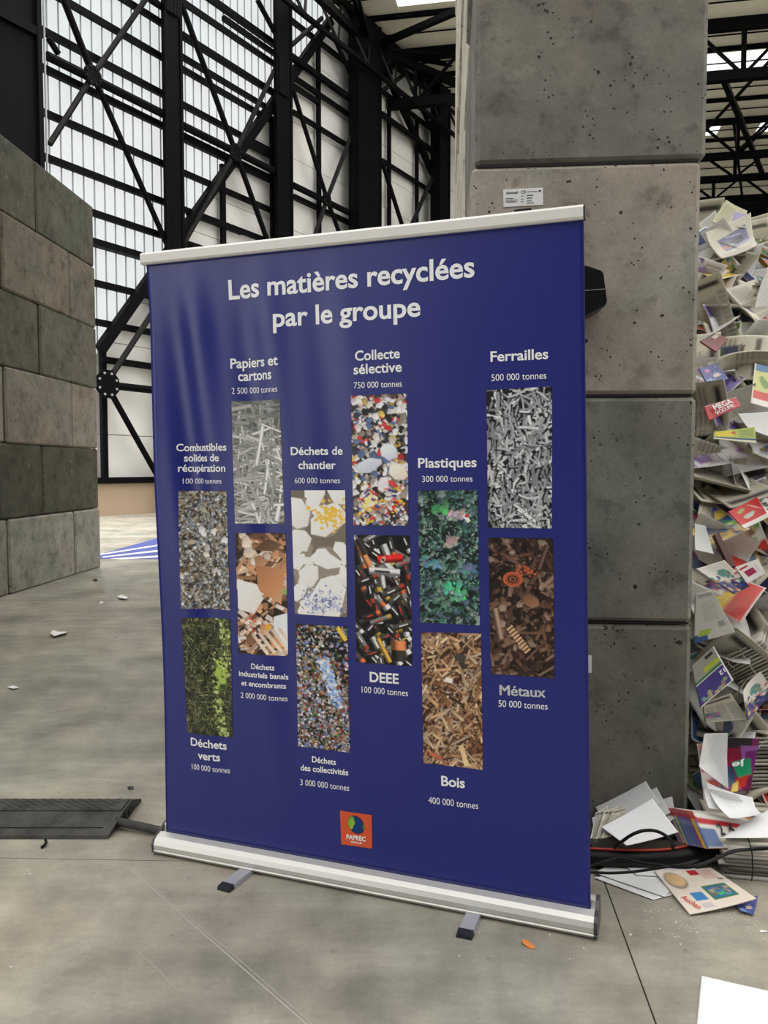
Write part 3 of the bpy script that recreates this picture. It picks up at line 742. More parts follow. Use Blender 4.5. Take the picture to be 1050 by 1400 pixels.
T = [("Les matières recyclées", 312, 409, 649, 378, 25.5, .022), ("par le groupe", 374.5, 447, 575.5, 432, 25, .022),
     ("Papiers et", 314.3, 503.5, 381.3, 499, 13, .02), ("cartons", 324.3, 520.6, 372.2, 518, 13, .02), ("2 500 000 tonnes", 316.4, 538.6, 380.4, 535.7, 8.3, 0),
     ("Collecte", 486.5, 493.4, 547.4, 489.6, 13, .02), ("sélective", 484.5, 512, 550, 508, 13, .02), ("750 000 tonnes", 484.9, 531.3, 550.3, 528.7, 8.3, 0),
     ("Ferrailles", 670.7, 494.4, 749.4, 490.2, 13.5, .02), ("500 000 tonnes", 672, 521, 746.8, 517.4, 9, 0),
     ("Combustibles", 239.7, 616.6, 310.3, 616, 9.6, .02), ("solides de", 248.8, 630.7, 300.7, 630.5, 9.6, .02), ("récupération", 242.6, 644.7, 309, 644.7, 9.6, .02), ("100 000 tonnes", 248.3, 661.4, 304, 661, 7, 0),
     ("Déchets de", 398.6, 622, 468.9, 621.4, 10.5, .02), ("chantier", 408.9, 641, 459.2, 641, 10.5, .02), ("600 000 tonnes", 403.9, 660.6, 465, 660.4, 7.3, 0),
     ("Plastiques", 572.3, 639.4, 651.8, 638.3, 12.8, .02), ("300 000 tonnes", 577.8, 659, 646.2, 658.3, 8.2, 0),
     ("Déchets", 261.3, 1018.6, 309.5, 1025.4, 10.4, .02), ("verts", 271.3, 1037, 300.9, 1041, 10.4, .02), ("100 000 tonnes", 262.5, 1051.4, 314.3, 1057.5, 7.5, 0),
     ("Déchets", 343.8, 914, 375.4, 916.4, 7, .02), ("industriels banals", 326.4, 924, 393.9, 929.3, 7, .02), ("et encombrants", 329.8, 937, 390.9, 941.8, 7, .02), ("2 000 000 tonnes", 328.8, 954, 393, 959, 7.3, 0),
     ("Déchets", 426.7, 1041.8, 459.7, 1045.7, 7.8, .02), ("des collectivités", 411.1, 1053, 476.7, 1059.8, 7.8, .02), ("3 000 000 tonnes", 410.6, 1073.1, 477.9, 1081, 8, 0),
     ("DEEE", 506, 931.6, 545.7, 934.5, 13, .025), ("100 000 tonnes", 495, 946.4, 558.3, 951.5, 8.4, 0),
     ("Métaux", 683, 950, 746, 953.6, 13.5, .022), ("50 000 tonnes", 681.5, 966, 748.7, 970.3, 9, 0),
     ("Bois", 603.5, 1073.6, 635.8, 1077, 13, .025), ("400 000 tonnes", 586, 1097.8, 654, 1106, 8.9, 0)]
for (s, a, b, c, d, e, g) in T: banner_text(s, a, b, c, d, e, g)
PHO = {'papiers': [(316.2, 548.7), (383.7, 546.4), (389.1, 716.5), (322.2, 715.5), 'picture of grey shredded paper strips'],
       'combust': [(243.8, 671.2), (310.5, 671), (314.2, 834.4), (249, 831.4), 'picture of mixed grey shredded waste'],
       'indus': [(322.6, 728.8), (390, 729.3), (393.2, 897.3), (325.7, 892.9), 'picture of broken wood and cardboard'],
       'verts': [(249.5, 844.3), (314.6, 846.4), (317.9, 1008.9), (256.3, 1001.3), 'picture of dark twigs and green leaves'],
       'chantier': [(398.6, 670.3), (471.9, 670.3), (475, 843.6), (402.9, 839.1), 'picture of white rubble with yellow and blue paint'],
       'collecte': [(480.5, 541.4), (557, 538), (559.3, 718.5), (483.6, 718.5), 'picture of colourful sorted packaging'],
       'deee': [(484.3, 731.1), (560.8, 732), (564.1, 910.7), (487.9, 905), 'picture of used batteries'],
       'collectivites': [(404.1, 852.6), (475.7, 856.3), (479.1, 1028.7), (407.5, 1020.2), 'picture of multicoloured shredded household waste'],
       'plastiques': [(571.5, 670.6), (652.9, 669.8), (656.2, 854.8), (574.9, 850.4), 'picture of crushed green plastic bottles'],
       'bois': [(576, 864.1), (657.7, 866), (660.3, 1052.4), (579.3, 1042.8), 'picture of tan wood chips'],
       'ferrailles': [(665.2, 533.6), (754.6, 528.1), (754.3, 722.6), (667.4, 721.5), 'picture of silver metal shavings'],
       'metaux': [(667.7, 735.2), (756.1, 736.3), (758, 927.6), (671.1, 921), 'picture of rusty brown scrap metal']}
for k, (tl, tr, brr, bl, lab) in PHO.items():
    q = [buv(*p) for p in (tl, tr, brr, bl)]; im = art_photo(k); pts = []
    for j in range(PH):
        y = j / (PH - 1)
        for i in range(PW):
            x = i / (PW - 1)
            u = (q[0][0] * (1 - x) + q[1][0] * x) * (1 - y) + (q[3][0] * (1 - x) + q[2][0] * x) * y
            v = (q[0][1] * (1 - x) + q[1][1] * x) * (1 - y) + (q[3][1] * (1 - x) + q[2][1] * x) * y
            pts.append(bp(u, v, .001))
    o = mesh('photo_print', pts, [(j * PW + i, (j + 1) * PW + i, (j + 1) * PW + i + 1, j * PW + i + 1) for j in range(PH - 1) for i in range(PW - 1)], M['photo'], fab)
    colour_mesh(o.data, im.reshape(-1, 3)); o['label'] = lab
# logo: orange square with a green and blue globe
q = [buv(465, 1108), buv(508.5, 1114), buv(509, 1160), buv(467, 1154)]
logo = mesh('logo_square', [bp(u, v, .0012) for u, v in q], [(0, 3, 2, 1)], M['orange'], fab); logo['label'] = 'orange square emblem with globe'
N_ = 40; im = canvas(N_, N_, lin((20, 60, 120)));
poly(im, [(-2, 0), (16, -2), (22, 8), (18, 16), (22, 26), (14, 42), (-2, 42)], lin((150, 195, 60)), grad=.5)
poly(im, [(33, 6), (42, 4), (42, 30), (32, 30), (35, 20), (30, 14)], lin((120, 170, 50)), grad=.5)
cu, cv = buv(487, 1127); pts = []; cols = []; Rg = buv(498.5, 1129)[0] - cu
fsg = []
for a in range(13):
    for b in range(33):
        rr = a / 12; th = b / 32 * 2 * math.pi; x, y = rr * math.cos(th), rr * math.sin(th)
        pts.append(bp(cu + x * Rg, cv + y * Rg - x * .004, .0022)); cols.append(im[int(np.clip((1 - y) / 2 * 39, 0, 39)), int(np.clip((x + 1) / 2 * 39, 0, 39))] * (1 if rr < .9 else .6))
for a in range(12):
    for b in range(32): fsg.append((a * 33 + b, (a + 1) * 33 + b, (a + 1) * 33 + b + 1, a * 33 + b + 1))
gl = mesh('globe_emblem', pts, fsg, M['photo'], fab); colour_mesh(gl.data, np.array(cols))
banner_text("PAPREC", 474, 1146.3, 500.5, 1150, 6, .03, 'white', fab, .0022); banner_text("GROUP", 480, 1151.8, 495.5, 1154, 2.6, .02, 'white', fab, .0022)
# top rail
def bl_(u, v, n): return BO + br * u + bu * v + bn * n
prf = [(-.012, 2.02), (.010, 2.02), (.014, 2.026), (.014, 2.052), (.006, 2.060), (-.010, 2.058)]
def along(name, prof, u0, u1, m, parent, smooth=False, **k):
    return prism(name, [bl_(u0, v, n) for n, v in prof], br * (u1 - u0), m, parent, smooth, **k)
along('top_rail', prf, -.735, .722, M['rail'], ban)
along('rail_end_cap', prf, .722, .727, M['alu_dark'], ban); along('rail_end_cap', prf, -.739, -.735, M['rail'], ban)
cu_, cv_ = buv(715, 291)
along('pole_hook', [(-.014, 2.045), (.004, 2.045), (.004, 2.067), (-.014, 2.067)], cu_ - .024, cu_ + .024, M['black_plastic'], ban)
# support pole behind
bar('support_pole', bl_(0, .08, -.03), bl_(0, 2.03, -.03), .018, .018, M['alu'], ban, sides=10)
bar('support_pole', bl_(.42, .08, -.03), bl_(.42, 2.04, -.03), .018, .018, M['alu'], ban, sides=10)
# cassette
cp = [(.048, .004), (.056, .012), (.0575, .016), (.054, .019), (.057, .024), (.057, .036), (.050, .050), (.036, .060), (.012, .066), (.004, .060), (-.004, .060), (-.010, .083), (-.028, .088), (-.048, .080), (-.058, .060), (-.058, .012), (-.050, .004)]
cas = along('base_cassette', cp, -.738, .735, M['alu'], ban)
ec = [(n * 1.03, max(.002, v * 1.02)) for n, v in cp if not (-.005 < n < .006)]
along('end_cap', ec, .735, .745, M['alu_dark'], cas); along('end_cap', ec, -.745, -.738, M['alu_dark'], cas)
# feet
for (xa, ya, xb, yb) in [(342, 1190, 305, 1219), (650, 1248, 634, 1284)]:
    p = fl(xa, ya); q_ = fl(xb, yb); d = (q_ - p).normalized(); s = Vector((-d.y, d.x, 0)); wd = .023
    p = p - d * .12
    def xs(e, h, w2): return [e - s * w2, e - s * w2 * .9 + Vector((0, 0, h)), e + s * w2 * .9 + Vector((0, 0, h)), e + s * w2]
    a = xs(p + Vector((0, 0, .001)), .015, wd); b = xs(q_ - d * .03 + Vector((0, 0, .001)), .013, wd); c = xs(q_ + Vector((0, 0, .001)), .010, wd * .95)
    F_ = [(0, 1, 2, 3), (7, 6, 5, 4), (0, 4, 5, 1), (1, 5, 6, 2), (2, 6, 7, 3), (3, 7, 4, 0)]
    ft = mesh('foot', a + b, F_, M['foot'], ban)
    b2 = xs(q_ - d * .026 + Vector((0, 0, .0005)), .0155, wd * 1.07); c2 = xs(q_ + Vector((0, 0, .0005)), .013, wd * 1.0)
    mesh('rubber_tip', b2 + c2, F_, M['rubber'], ft)

# ------------------------------------------------------------------ things on the right wall
def face_quad(pts, off): return [on_face(x, y, off) for x, y in pts]
lb = prism('paper_label', face_quad([(688, 259), (742.5, 256.5), (742.5, 280), (688.5, 283)], .003), ax * .0025, M['white_paper'],
           label='small white printed label stuck to the concrete above the banner', cat='label')
def plain_text(s, quad_l, quad_r, cap, m, parent, fn, bold=0):
    """fn(x,y)->point ; baseline from pixel quad_l to quad_r"""
    V, Fs = text_geo(s, bold); x0, x1 = V[:, 0].min(), V[:, 0].max(); pts = []
    for p in V:
        t_ = (p[0] - x0) / (x1 - x0); pts.append(fn(quad_l[0] + (quad_r[0] - quad_l[0]) * t_, quad_l[1] + (quad_r[1] - quad_l[1]) * t_ - p[1] / CAP * cap))
    return mesh('lettering', pts, Fs, M[m], parent)
ff = lambda x, y: on_face(x, y, .0038)
plain_text("Alminabl", (691.5, 265.5), (708, 264.5), 3.2, 'black_ink', lb, ff, .02); plain_text("CE", (712, 265), (719, 264), 4, 'black_ink', lb, ff, .01)
for (x0, x1, y, h) in [(721, 734, 262.5, .8), (736, 740, 262, 1.8), (720, 729, 267.8, 1.2), (720, 728, 271.5, 1.2), (720, 727, 275.2, .9), (720, 730, 278, .9), (691, 702, 271.8, .8), (691, 708, 274, .8), (691, 706, 276.5, 1), (712, 717, 268.5, .7), (712, 716, 272.5, .7), (712, 716, 276, .7)]:
    mesh('lettering', [ff(x0, y), ff(x1, y - .3), ff(x1, y - .3 - h), ff(x0, y - h)], [(0, 1, 2, 3)], M['black_ink'], lb)
prism('small_sticker', face_quad([(804, 896), (809, 896), (809, 920), (804, 920)], .003), ax * .0025, M['white_paper'],
      label='tiny white sticker on the concrete beside the banner right edge', cat='sticker')
bx = prism('angular_black_box', face_quad([(776, 362), (803, 363.5), (822, 370), (825, 374), (830, 412), (827, 418), (803, 430), (776, 432)], .12), ax * .1185, M['black_plastic'],
           label='black angular box fixed to the concrete behind the banner right edge', cat='box')
gp = face_quad([(776, 399), (827, 395)], .121); bar('seam_line', gp[0], gp[1], .002, .002, M['conduit'], bx)

# ------------------------------------------------------------------ cable ramp and cables
rp = empty('cable_ramp', fl(60, 1150), label='black rubber cable ramp lying on the floor left of the banner', cat='cable ramp')
X1 = -.972
rprof = [(2.795, 0.001), (2.800, .012), (2.895, .050), (2.905, .054), (3.01, .054), (3.02, .050), (3.12, .012), (3.125, .001)]
prism('ramp_body', [(X1 - .02 * (i in (0, 1)), y, z) for i, (y, z) in enumerate(rprof)], (-1.3, 0, 0), M['tread'], rp)
prism('ramp_lid', [(X1 - .01, 2.907, .0545), (X1 - .01, 3.008, .0545), (X1 - .01, 3.008, .059), (X1 - .01, 2.907, .059)], (-1.28, 0, 0), M['tread'], rp)
bar('ramp_seam', (X1 - .05, 2.833, .0262), (X1 - 1.3, 2.833, .0262), .004, .003, M['dark_gap'], rp)
for yy in (2.94, 2.985): prism('cable_channel', [(X1 + .001, yy - .016, .008), (X1 + .001, yy + .016, .008), (X1 + .001, yy + .016, .04), (X1 + .001, yy - .016, .04)], (-.01, 0, 0), M['dark_gap'], rp)
random.seed(8)
tr_v = []; tr_f = []
for i in range(34):
    for j in range(7):
        x = X1 - .04 - i * .036 - (j % 2) * .018; yy, z = (2.915 + j * .014, .0592) if j < 7 else (0, 0)
        v, f = bar_geo((x, yy, z), (x - .02, yy + .006, z), .006, .003); b = len(tr_v); tr_v += v; tr_f += [tuple(b + k for k in q) for q in f]
mesh('tread_pattern', tr_v, tr_f, M['tread'], rp, kind='stuff')
tube('pull_loop', [fl(62, 1148, .012), fl(63, 1152, .012), fl(60, 1156, .008), fl(56, 1159, .003)], .005, M['cable'], rp, sides=6)
tube('floor_cable', [fl(140, 1117, .03), fl(165, 1124, .028), fl(197, 1131, .022), fl(228, 1137, .018), fl(330, 1150, .018), fl(520, 1168, .018), fl(700, 1180, .018), fl(800, 1184, .018)], .016, M['tread'],
     label='dark cable running from the rubber ramp behind the banner base', cat='cable', res=8)
hose = tube('cable_sleeve', [fl(770, 1170, .03), fl(830, 1173, .032), fl(900, 1174, .032), fl(950, 1168, .045), fl(990, 1155, .07), fl(1030, 1142, .10), fl(1100, 1132, .11)], .030, M['cable'], flat=.95, sides=14, res=8,
            label='thick black cable sleeve with red edge lying across the fallen papers', cat='cable sleeve')
tube('red_edge', [fl(770, 1158, .06), fl(830, 1161, .064), fl(900, 1162, .064), fl(945, 1155, .075), fl(985, 1140, .10)], .0045, M['red'], hose, sides=8)
def Zc(x, y, l): return [at(a / 4.2 + 800, b / 4.2 + 1040, z) for (a, b, z) in l]
tube('thin_cable', Zc(0, 0, [(-60, 640, 2.44), (35, 605, 2.45), (110, 580, 2.46), (200, 560, 2.47), (320, 585, 2.45), (470, 605, 2.43), (600, 610, 2.40), (720, 575, 2.43), (850, 520, 2.47), (960, 508, 2.5), (1090, 500, 2.5)]), .0055, M['cable'],
     label='thin black cable running right from the sleeve over the newspaper stack', cat='cable')
tube('thin_cable', Zc(0, 0, [(-60, 636, 2.42), (35, 640, 2.42), (140, 645, 2.42), (250, 640, 2.43), (350, 628, 2.43), (450, 612, 2.42), (560, 595, 2.44), (650, 570, 2.48)]), .0045, M['cable'],
     label='lowest thin black cable resting on the loose white sheets', cat='cable')
tube('looped_cable', Zc(0, 0, [(170, 500, 2.56), (205, 470, 2.52), (260, 430, 2.5), (320, 405, 2.5), (380, 400, 2.5), (430, 412, 2.5), (475, 440, 2.5), (500, 470, 2.52), (505, 505, 2.56)]), .0055, M['cable'],
     label='arched loop of black cable over the large white folded sheet', cat='cable')

# ------------------------------------------------------------------ floor markings, scratches, scraps
def floor_poly(name, pts, m, parent=None, h=.0012, **k):
    return prism(name, [fl(x, y, .0003) for x, y in pts], (0, 0, h), m, parent, **k)
fm = floor_poly('floor_marking', [(120, 766), (138, 757.5), (232, 731), (232, 765), (140, 764)], M['blue_paint'], floor)
for (a, b, c, d) in [((136, 757.5), (232, 742), (232, 744), (136, 759)), ((140, 761), (232, 750), (232, 752.5), (140, 762.5)), ((150, 763.5), (232, 758.5), (232, 761), (165, 765))]:
    prism('marking_line', [fl(x, y, .0016) for x, y in (a, b, c, d)], (0, 0, .0012), M['white_paint'], floor)
def line_strip(pts, wd, m, name):
    P_ = [fl(x, y, .0006) for x, y in pts]
    for a, b in zip(P_[:-1], P_[1:]): bar(name, a, b, wd, .0006, m, floor)
sm = mat('scratch_pale', (.44, .415, .36), .6)
for k in range(1): line_strip([(176, 1186), (250, 1252), (330, 1322), (432, 1412)], .0035, sm, 'floor_scratch'); line_strip([(180, 1186), (254, 1250), (334, 1318), (440, 1412)], .0018, sm, 'floor_scratch')
line_strip([(188, 1300), (215, 1325), (240, 1352)], .0018, sm, 'floor_scratch')
def scrap(pts, h0, m, label, cat='paper scrap', seed=1, lift=.012):
    r = random.Random(seed); n = len(pts); base = [fl(x, y, .001) for x, y in pts]
    c = sum(base, Vector()) / n; c.z = lift; ring = [p + Vector((0, 0, r.uniform(.001, lift))) for p in base]
    v = ring + [c] + [p - Vector((0, 0, .0009)) for p in ring] + [c - Vector((0, 0, .0009))]
    f = [(i, (i + 1) % n, n) for i in range(n)] + [((i + 1) % n + n + 1, i + n + 1, 2 * n + 1) for i in range(n)] + [(i, i + n + 1, (i + 1) % n + n + 1, (i + 1) % n) for i in range(n)]
    return mesh('paper_scrap', v, f, m, label=label, cat=cat)
scrap([(69, 870), (72, 866), (80, 867), (92, 864), (91, 869), (82, 871), (74, 873)], 0, M['white_paper'], 'white torn paper scrap on the floor in front of the left block wall', seed=2, lift=.03)
scrap([(160, 816), (166, 815), (175, 818), (173, 821), (163, 820)], 0, M['white_paper'], 'white scrap on the floor near the far corner of the left block wall', seed=3, lift=.03)
scrap([(135, 824), (140, 823), (142, 825), (137, 826)], 0, M['white_paper'], 'tiny pale paper scrap just left of the scrap near the wall corner', seed=4, lift=.02)
scrap([(10, 941), (18, 939), (26, 942), (18, 944)], 0, M['white_paper'], 'small white scrap on the floor at the left edge', seed=5, lift=.012)
scrap([(713, 1288), (717, 1285), (727, 1291), (733, 1297), (725, 1297), (716, 1292)], 0, M['orange_scrap'], 'small orange paper scrap on the floor before the banner', seed=6, lift=.004)
scrap([(1038, 1272), (1048, 1273), (1050, 1275), (1040, 1275)], 0, M['white_paper'], 'thin pale sliver of paper on the floor at the right edge', seed=7, lift=.004)
scrap([(127, 793), (131, 791), (134, 794), (130, 795)], 0, M['black_plastic'], 'tiny dark scrap on the floor at the wall corner', seed=9, lift=.02)
scrap([(174, 1077), (182, 1076), (183, 1079), (176, 1080)], 0, M['black_plastic'], 'tiny black scrap on the floor behind the rubber ramp', seed=10, lift=.008)
random.seed(5); cv_, cf_ = [], []
def crumb(x, y, s):
    p = fl(x, y, 0); b = len(cv_); a0 = random.uniform(0, 6)
    for k in range(4): cv_.append(p + Vector((math.cos(a0 + 1.57 * k) * s, math.sin(a0 + 1.57 * k) * s, .0006)))
    cv_.append(p + Vector((0, 0, s * .9))); cf_.extend([(b + k, b + (k + 1) % 4, b + 4) for k in range(4)])
for i in range(150): crumb(random.uniform(880, 1050), 1243 + abs(random.gauss(0, 22)), random.uniform(.0006, .0022))
for x, y, s in [(628, 1307, .003), (655, 1275, .003), (752, 1278, .003), (779, 1311, .002), (798, 1296, .003), (862, 1278, .004), (930, 1291, .003), (924, 1261, .003), (41, 1195, .004), (38, 1190, .003), (15, 1322, .003)]: crumb(x, y, s)
for i in range(60): crumb(random.uniform(0, 1000), random.uniform(1200, 1400), random.uniform(.0004, .0012))
mesh('paper_crumbs', cv_, cf_, M['white_paper'], label='sprinkle of tiny white paper crumbs on the floor', cat='crumbs', kind='stuff')

# ------------------------------------------------------------------ papers
def art_paper(kind, seed, w_=26, h_=36):
    r = random.Random(seed); U = r.uniform
    g_ = U(.86, 1.14); news = lin((206 * g_, 200 * g_, 182 * g_)); white = lin((236, 236, 234))
    im = canvas(w_, h_, white if kind in ('white', 'colour', 'red', 'teal', 'blue', 'green', 'purple', 'orange') else news)
    def lines(x0, x1, y0, y1, c=None, st=1.9):
        y = y0
        while y < y1: strip(im, (x0 + x1) / 2, y, 0, x1 - x0, .9, c or [v * .42 for v in news]); y += st
    if kind == 'news':
        for k in range(3): lines(2 + k * 8, 8.5 + k * 8, U(8, 14), h_ - 2)
        strip(im, w_ / 2, 4, 0, w_ * .8, U(1.5, 3), lin((60, 56, 52)))
        if r.random() < .6:
            x, y = U(6, w_ - 8), U(12, h_ - 9); strip(im, x, y, 0, U(9, 14), U(7, 12), lin(r.choice([(120, 110, 104), (90, 86, 90), (150, 110, 95), (90, 100, 130), (110, 70, 60)])), grad=.8)
            for k in range(8): shard(im, r, x + U(-5, 5), y + U(-4, 4), U(1, 3), lin((U(60, 200), U(60, 180), U(60, 170))))
    elif kind == 'white':
        if r.random() < .5: lines(4, w_ - 4, 6, U(12, h_ - 4), lin((190, 190, 190)))
    else:
        pal = {'red': [(200, 40, 40), (225, 80, 70), (240, 235, 230)], 'teal': [(40, 150, 165), (110, 190, 195), (235, 235, 230)], 'blue': [(50, 66, 130), (110, 140, 190), (225, 225, 230)],
               'green': [(190, 200, 60), (130, 165, 80), (240, 235, 200)], 'purple': [(95, 70, 150), (150, 120, 180), (230, 225, 230)], 'orange': [(225, 140, 70), (240, 200, 90), (235, 225, 215)],
               'colour': [(210, 70, 60), (60, 90, 150), (230, 200, 90)]}[kind]
        y = 0
        while y < h_:
            hh = U(5, 13); c = lin(r.choice(pal)); strip(im, w_ / 2, y + hh / 2, U(-.12, .12), w_ * 1.2, hh, c, grad=.25); y += hh
        for k in range(r.randint(3, 6)):
            x, y = U(3, w_ - 3), U(3, h_ - 3); c = lin(r.choice(pal + [(240, 238, 232), (200, 160, 135), (70, 60, 60), (235, 232, 225)])); s = U(2.5, 6)
            strip(im, x, y, U(-.3, .3), s * 1.8, s * 1.4, c, grad=.5)
            for q in range(5): shard(im, r, x + U(-s, s) * .8, y + U(-s, s) * .6, U(.8, 2.2), lin((U(50, 240), U(50, 220), U(50, 200))))
        if r.random() < .7: lines(3, w_ * .6, h_ * .7, h_ - 3, lin((120, 110, 110)))
        for e in (0, w_ - 1): im[:, e] = white
        im[0] = white; im[-1] = white
    nz(im, r, .12)
    return np.clip(im, 0, 1)
def sheet_geo(corner, art, th, bend, crumple, seed, bend_axis=None, edge_col=None):
    """corner: TL,TR,BR,BL vectors. returns verts, faces, colours"""
    r = random.Random(seed); h_, w_ = art.shape[:2]; TL, TR, BR, BL = [Vector(c) for c in corner]
    n = (TR - TL).cross(BL - TL); n = -n.normalized() if n.length > 0 else Vector((0, 0, 1))
    size = ((TR - TL).length + (BL - TL).length) / 2
    creases = [(r.uniform(-1, 1), r.uniform(-1, 1), r.uniform(-.6, .6), r.uniform(.3, 1)) for _ in range(7)]
    ba = r.uniform(0, 3.14) if bend_axis is None else bend_axis; ph = r.uniform(-.3, .3)
    top = []; fx_ = []
    for j in range(h_):
        y = j / (h_ - 1)
        for i in range(w_):
            x = i / (w_ - 1); p = (TL * (1 - x) + TR * x) * (1 - y) + (BL * (1 - x) + BR * x) * y
            s, t_ = x - .5, y - .5; q = s * math.cos(ba) + t_ * math.sin(ba)
            d = bend * size * (q * q * 2 - .2 + ph * q)
            for (a, b, c, k) in creases: d += crumple * size * k * (abs(a * s + b * t_ - c * .5) - .25)
            top.append(p + n * d)
    N0 = len(top)
    v = top + [p - n * th for p in top]
    f = [(j * w_ + i, (j + 1) * w_ + i, (j + 1) * w_ + i + 1, j * w_ + i + 1) for j in range(h_ - 1) for i in range(w_ - 1)]
    f += [tuple(N0 + k for k in q[::-1]) for q in f]
    ring = [i for i in range(w_)] + [j * w_ + w_ - 1 for j in range(1, h_)] + [(h_ - 1) * w_ + i for i in range(w_ - 2, -1, -1)] + [j * w_ for j in range(h_ - 2, 0, -1)]
    for k in range(len(ring)): a, b = ring[k], ring[(k + 1) % len(ring)]; f.append((a, b, N0 + b, N0 + a))
    ec_ = np.array(edge_col or (.6, .58, .53)); back_ = art[:, ::-1].reshape(-1, 3) * .96 if edge_col is None else np.ones((N0, 3)) * ec_
    return v, f, np.vstack([art.reshape(-1, 3), back_])
def sheet(name, corner, art, th=.002, bend=.1, crumple=.02, seed=1, gloss=False, bend_axis=None, edge_col=None, **k):
    v, f, c = sheet_geo(corner, art, th, bend, crumple, seed, bend_axis, edge_col)
    o = mesh(name, v, f, M['gloss'] if gloss else M['print'], smooth=True, **k); colour_mesh(o.data, c); return o
KW = [(285, 5.0), (350, 4.6), (450, 4.05), (560, 3.6), (641, 3.4), (760, 3.2), (900, 3.05), (1000, 2.97), (1100, 2.9), (1160, 2.85)]
def ZY(y):
    if y <= KW[0][0]: return KW[0][1]
    for (a, za), (b, zb) in zip(KW[:-1], KW[1:]):
        if y <= b: return za + (zb - za) * (y - a) / (b - a)
    return KW[-1][1]
# packed core of the heap, coloured dark for the shade between papers
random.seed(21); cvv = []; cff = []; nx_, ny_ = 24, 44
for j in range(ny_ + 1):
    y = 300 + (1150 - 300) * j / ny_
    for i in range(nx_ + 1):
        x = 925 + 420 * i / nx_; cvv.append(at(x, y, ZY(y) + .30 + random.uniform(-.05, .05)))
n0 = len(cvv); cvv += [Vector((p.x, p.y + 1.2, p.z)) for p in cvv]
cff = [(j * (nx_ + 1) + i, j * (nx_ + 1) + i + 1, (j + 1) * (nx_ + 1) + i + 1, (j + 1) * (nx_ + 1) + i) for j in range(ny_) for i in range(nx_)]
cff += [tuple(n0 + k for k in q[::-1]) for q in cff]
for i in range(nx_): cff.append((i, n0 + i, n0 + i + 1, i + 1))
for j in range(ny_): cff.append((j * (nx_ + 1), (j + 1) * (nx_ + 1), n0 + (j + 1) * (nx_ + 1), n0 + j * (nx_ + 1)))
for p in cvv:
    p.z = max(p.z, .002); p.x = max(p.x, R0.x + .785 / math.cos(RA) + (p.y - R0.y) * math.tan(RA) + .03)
mesh('packed_paper', cvv, cff, M['core'], label='dense mass of packed waste paper inside the tall heap, coloured dark as shade', cat='waste paper', kind='stuff')
# variants built once, copied many times
LAB = {'news': ('folded grey newspaper', 'newspaper', 'grey newspapers in the heap'),
       'white': ('plain white sheet', 'paper', 'plain white sheets in the heap'),
       'red': ('red printed leaflet', 'leaflet', 'red leaflets in the heap'),
       'teal': ('teal leaflet', 'leaflet', 'teal leaflets in the heap'),
       'blue': ('dark blue magazine', 'magazine', 'blue magazines in the heap'),
       'green': ('yellow-green leaflet', 'leaflet', 'green leaflets in the heap'),
       'purple': ('lilac magazine', 'magazine', 'purple magazines in the heap'),
       'orange': ('orange leaflet', 'leaflet', 'orange leaflets in the heap'),
       'colour': ('multicoloured flyer', 'flyer', 'multicoloured flyers in the heap')}
VAR = {}
for k in LAB:
    VAR[k] = []
    for s in range(10 if k == 'news' else (6 if k in ('white', 'colour') else 2)):
        r = random.Random(s * 17 + hash_(k)); wd, hd_ = r.uniform(.14, .22), r.uniform(.20, .32)
        if k == 'news': wd, hd_ = r.uniform(.20, .28), r.uniform(.24, .36)
        cs = [(-wd / 2, hd_ / 2, 0), (wd / 2, hd_ / 2, 0), (wd / 2, -hd_ / 2, 0), (-wd / 2, -hd_ / 2, 0)]
        thk = r.choice([.002, .005, .012, .018]) if k == 'news' else r.choice([.001, .002, .004]); bnd = r.uniform(-.55, .55)
        v, f, c = sheet_geo(cs, art_paper(k, s * 31 + 5, 22, 30), thk, bnd, r.uniform(.02, .11) * (1.6 if k == 'white' else 1), s + 3)
        me = bpy.data.meshes.new('waste_' + k); me.from_pydata([tuple(p) for p in v], [], f); me.polygons.foreach_set('use_smooth', [True] * len(me.polygons))
        me.materials.append(M['print'] if k in ('news', 'white') else M['gloss']); me.update(); colour_mesh(me, c); VAR[k].append(me)
        me['look'] = ('large ' if wd > .2 else 'small ') + ('thick ' if thk > .008 else '') + ('curled' if abs(bnd) > .3 else ('bent' if abs(bnd) > .12 else 'flat'))
random.seed(44)
NM = {'news': 'newspaper', 'white': 'paper_sheet', 'blue': 'magazine', 'purple': 'magazine', 'colour': 'flyer'}
BANDS = [(330, 'at its very top'), (400, 'in its topmost third'), (490, 'above the blue magazine'), (545, 'above the red MEGA leaflet'), (610, 'around the yellow-green brochure'), (680, 'above the large red leaflet'),
         (760, 'level with the large red leaflet'), (830, 'above the barcode magazine'), (900, 'level with the barcode magazine'), (990, 'level with the purple magazine'), (2000, 'beside the purple printed bag')]
y = 1092; count = 0
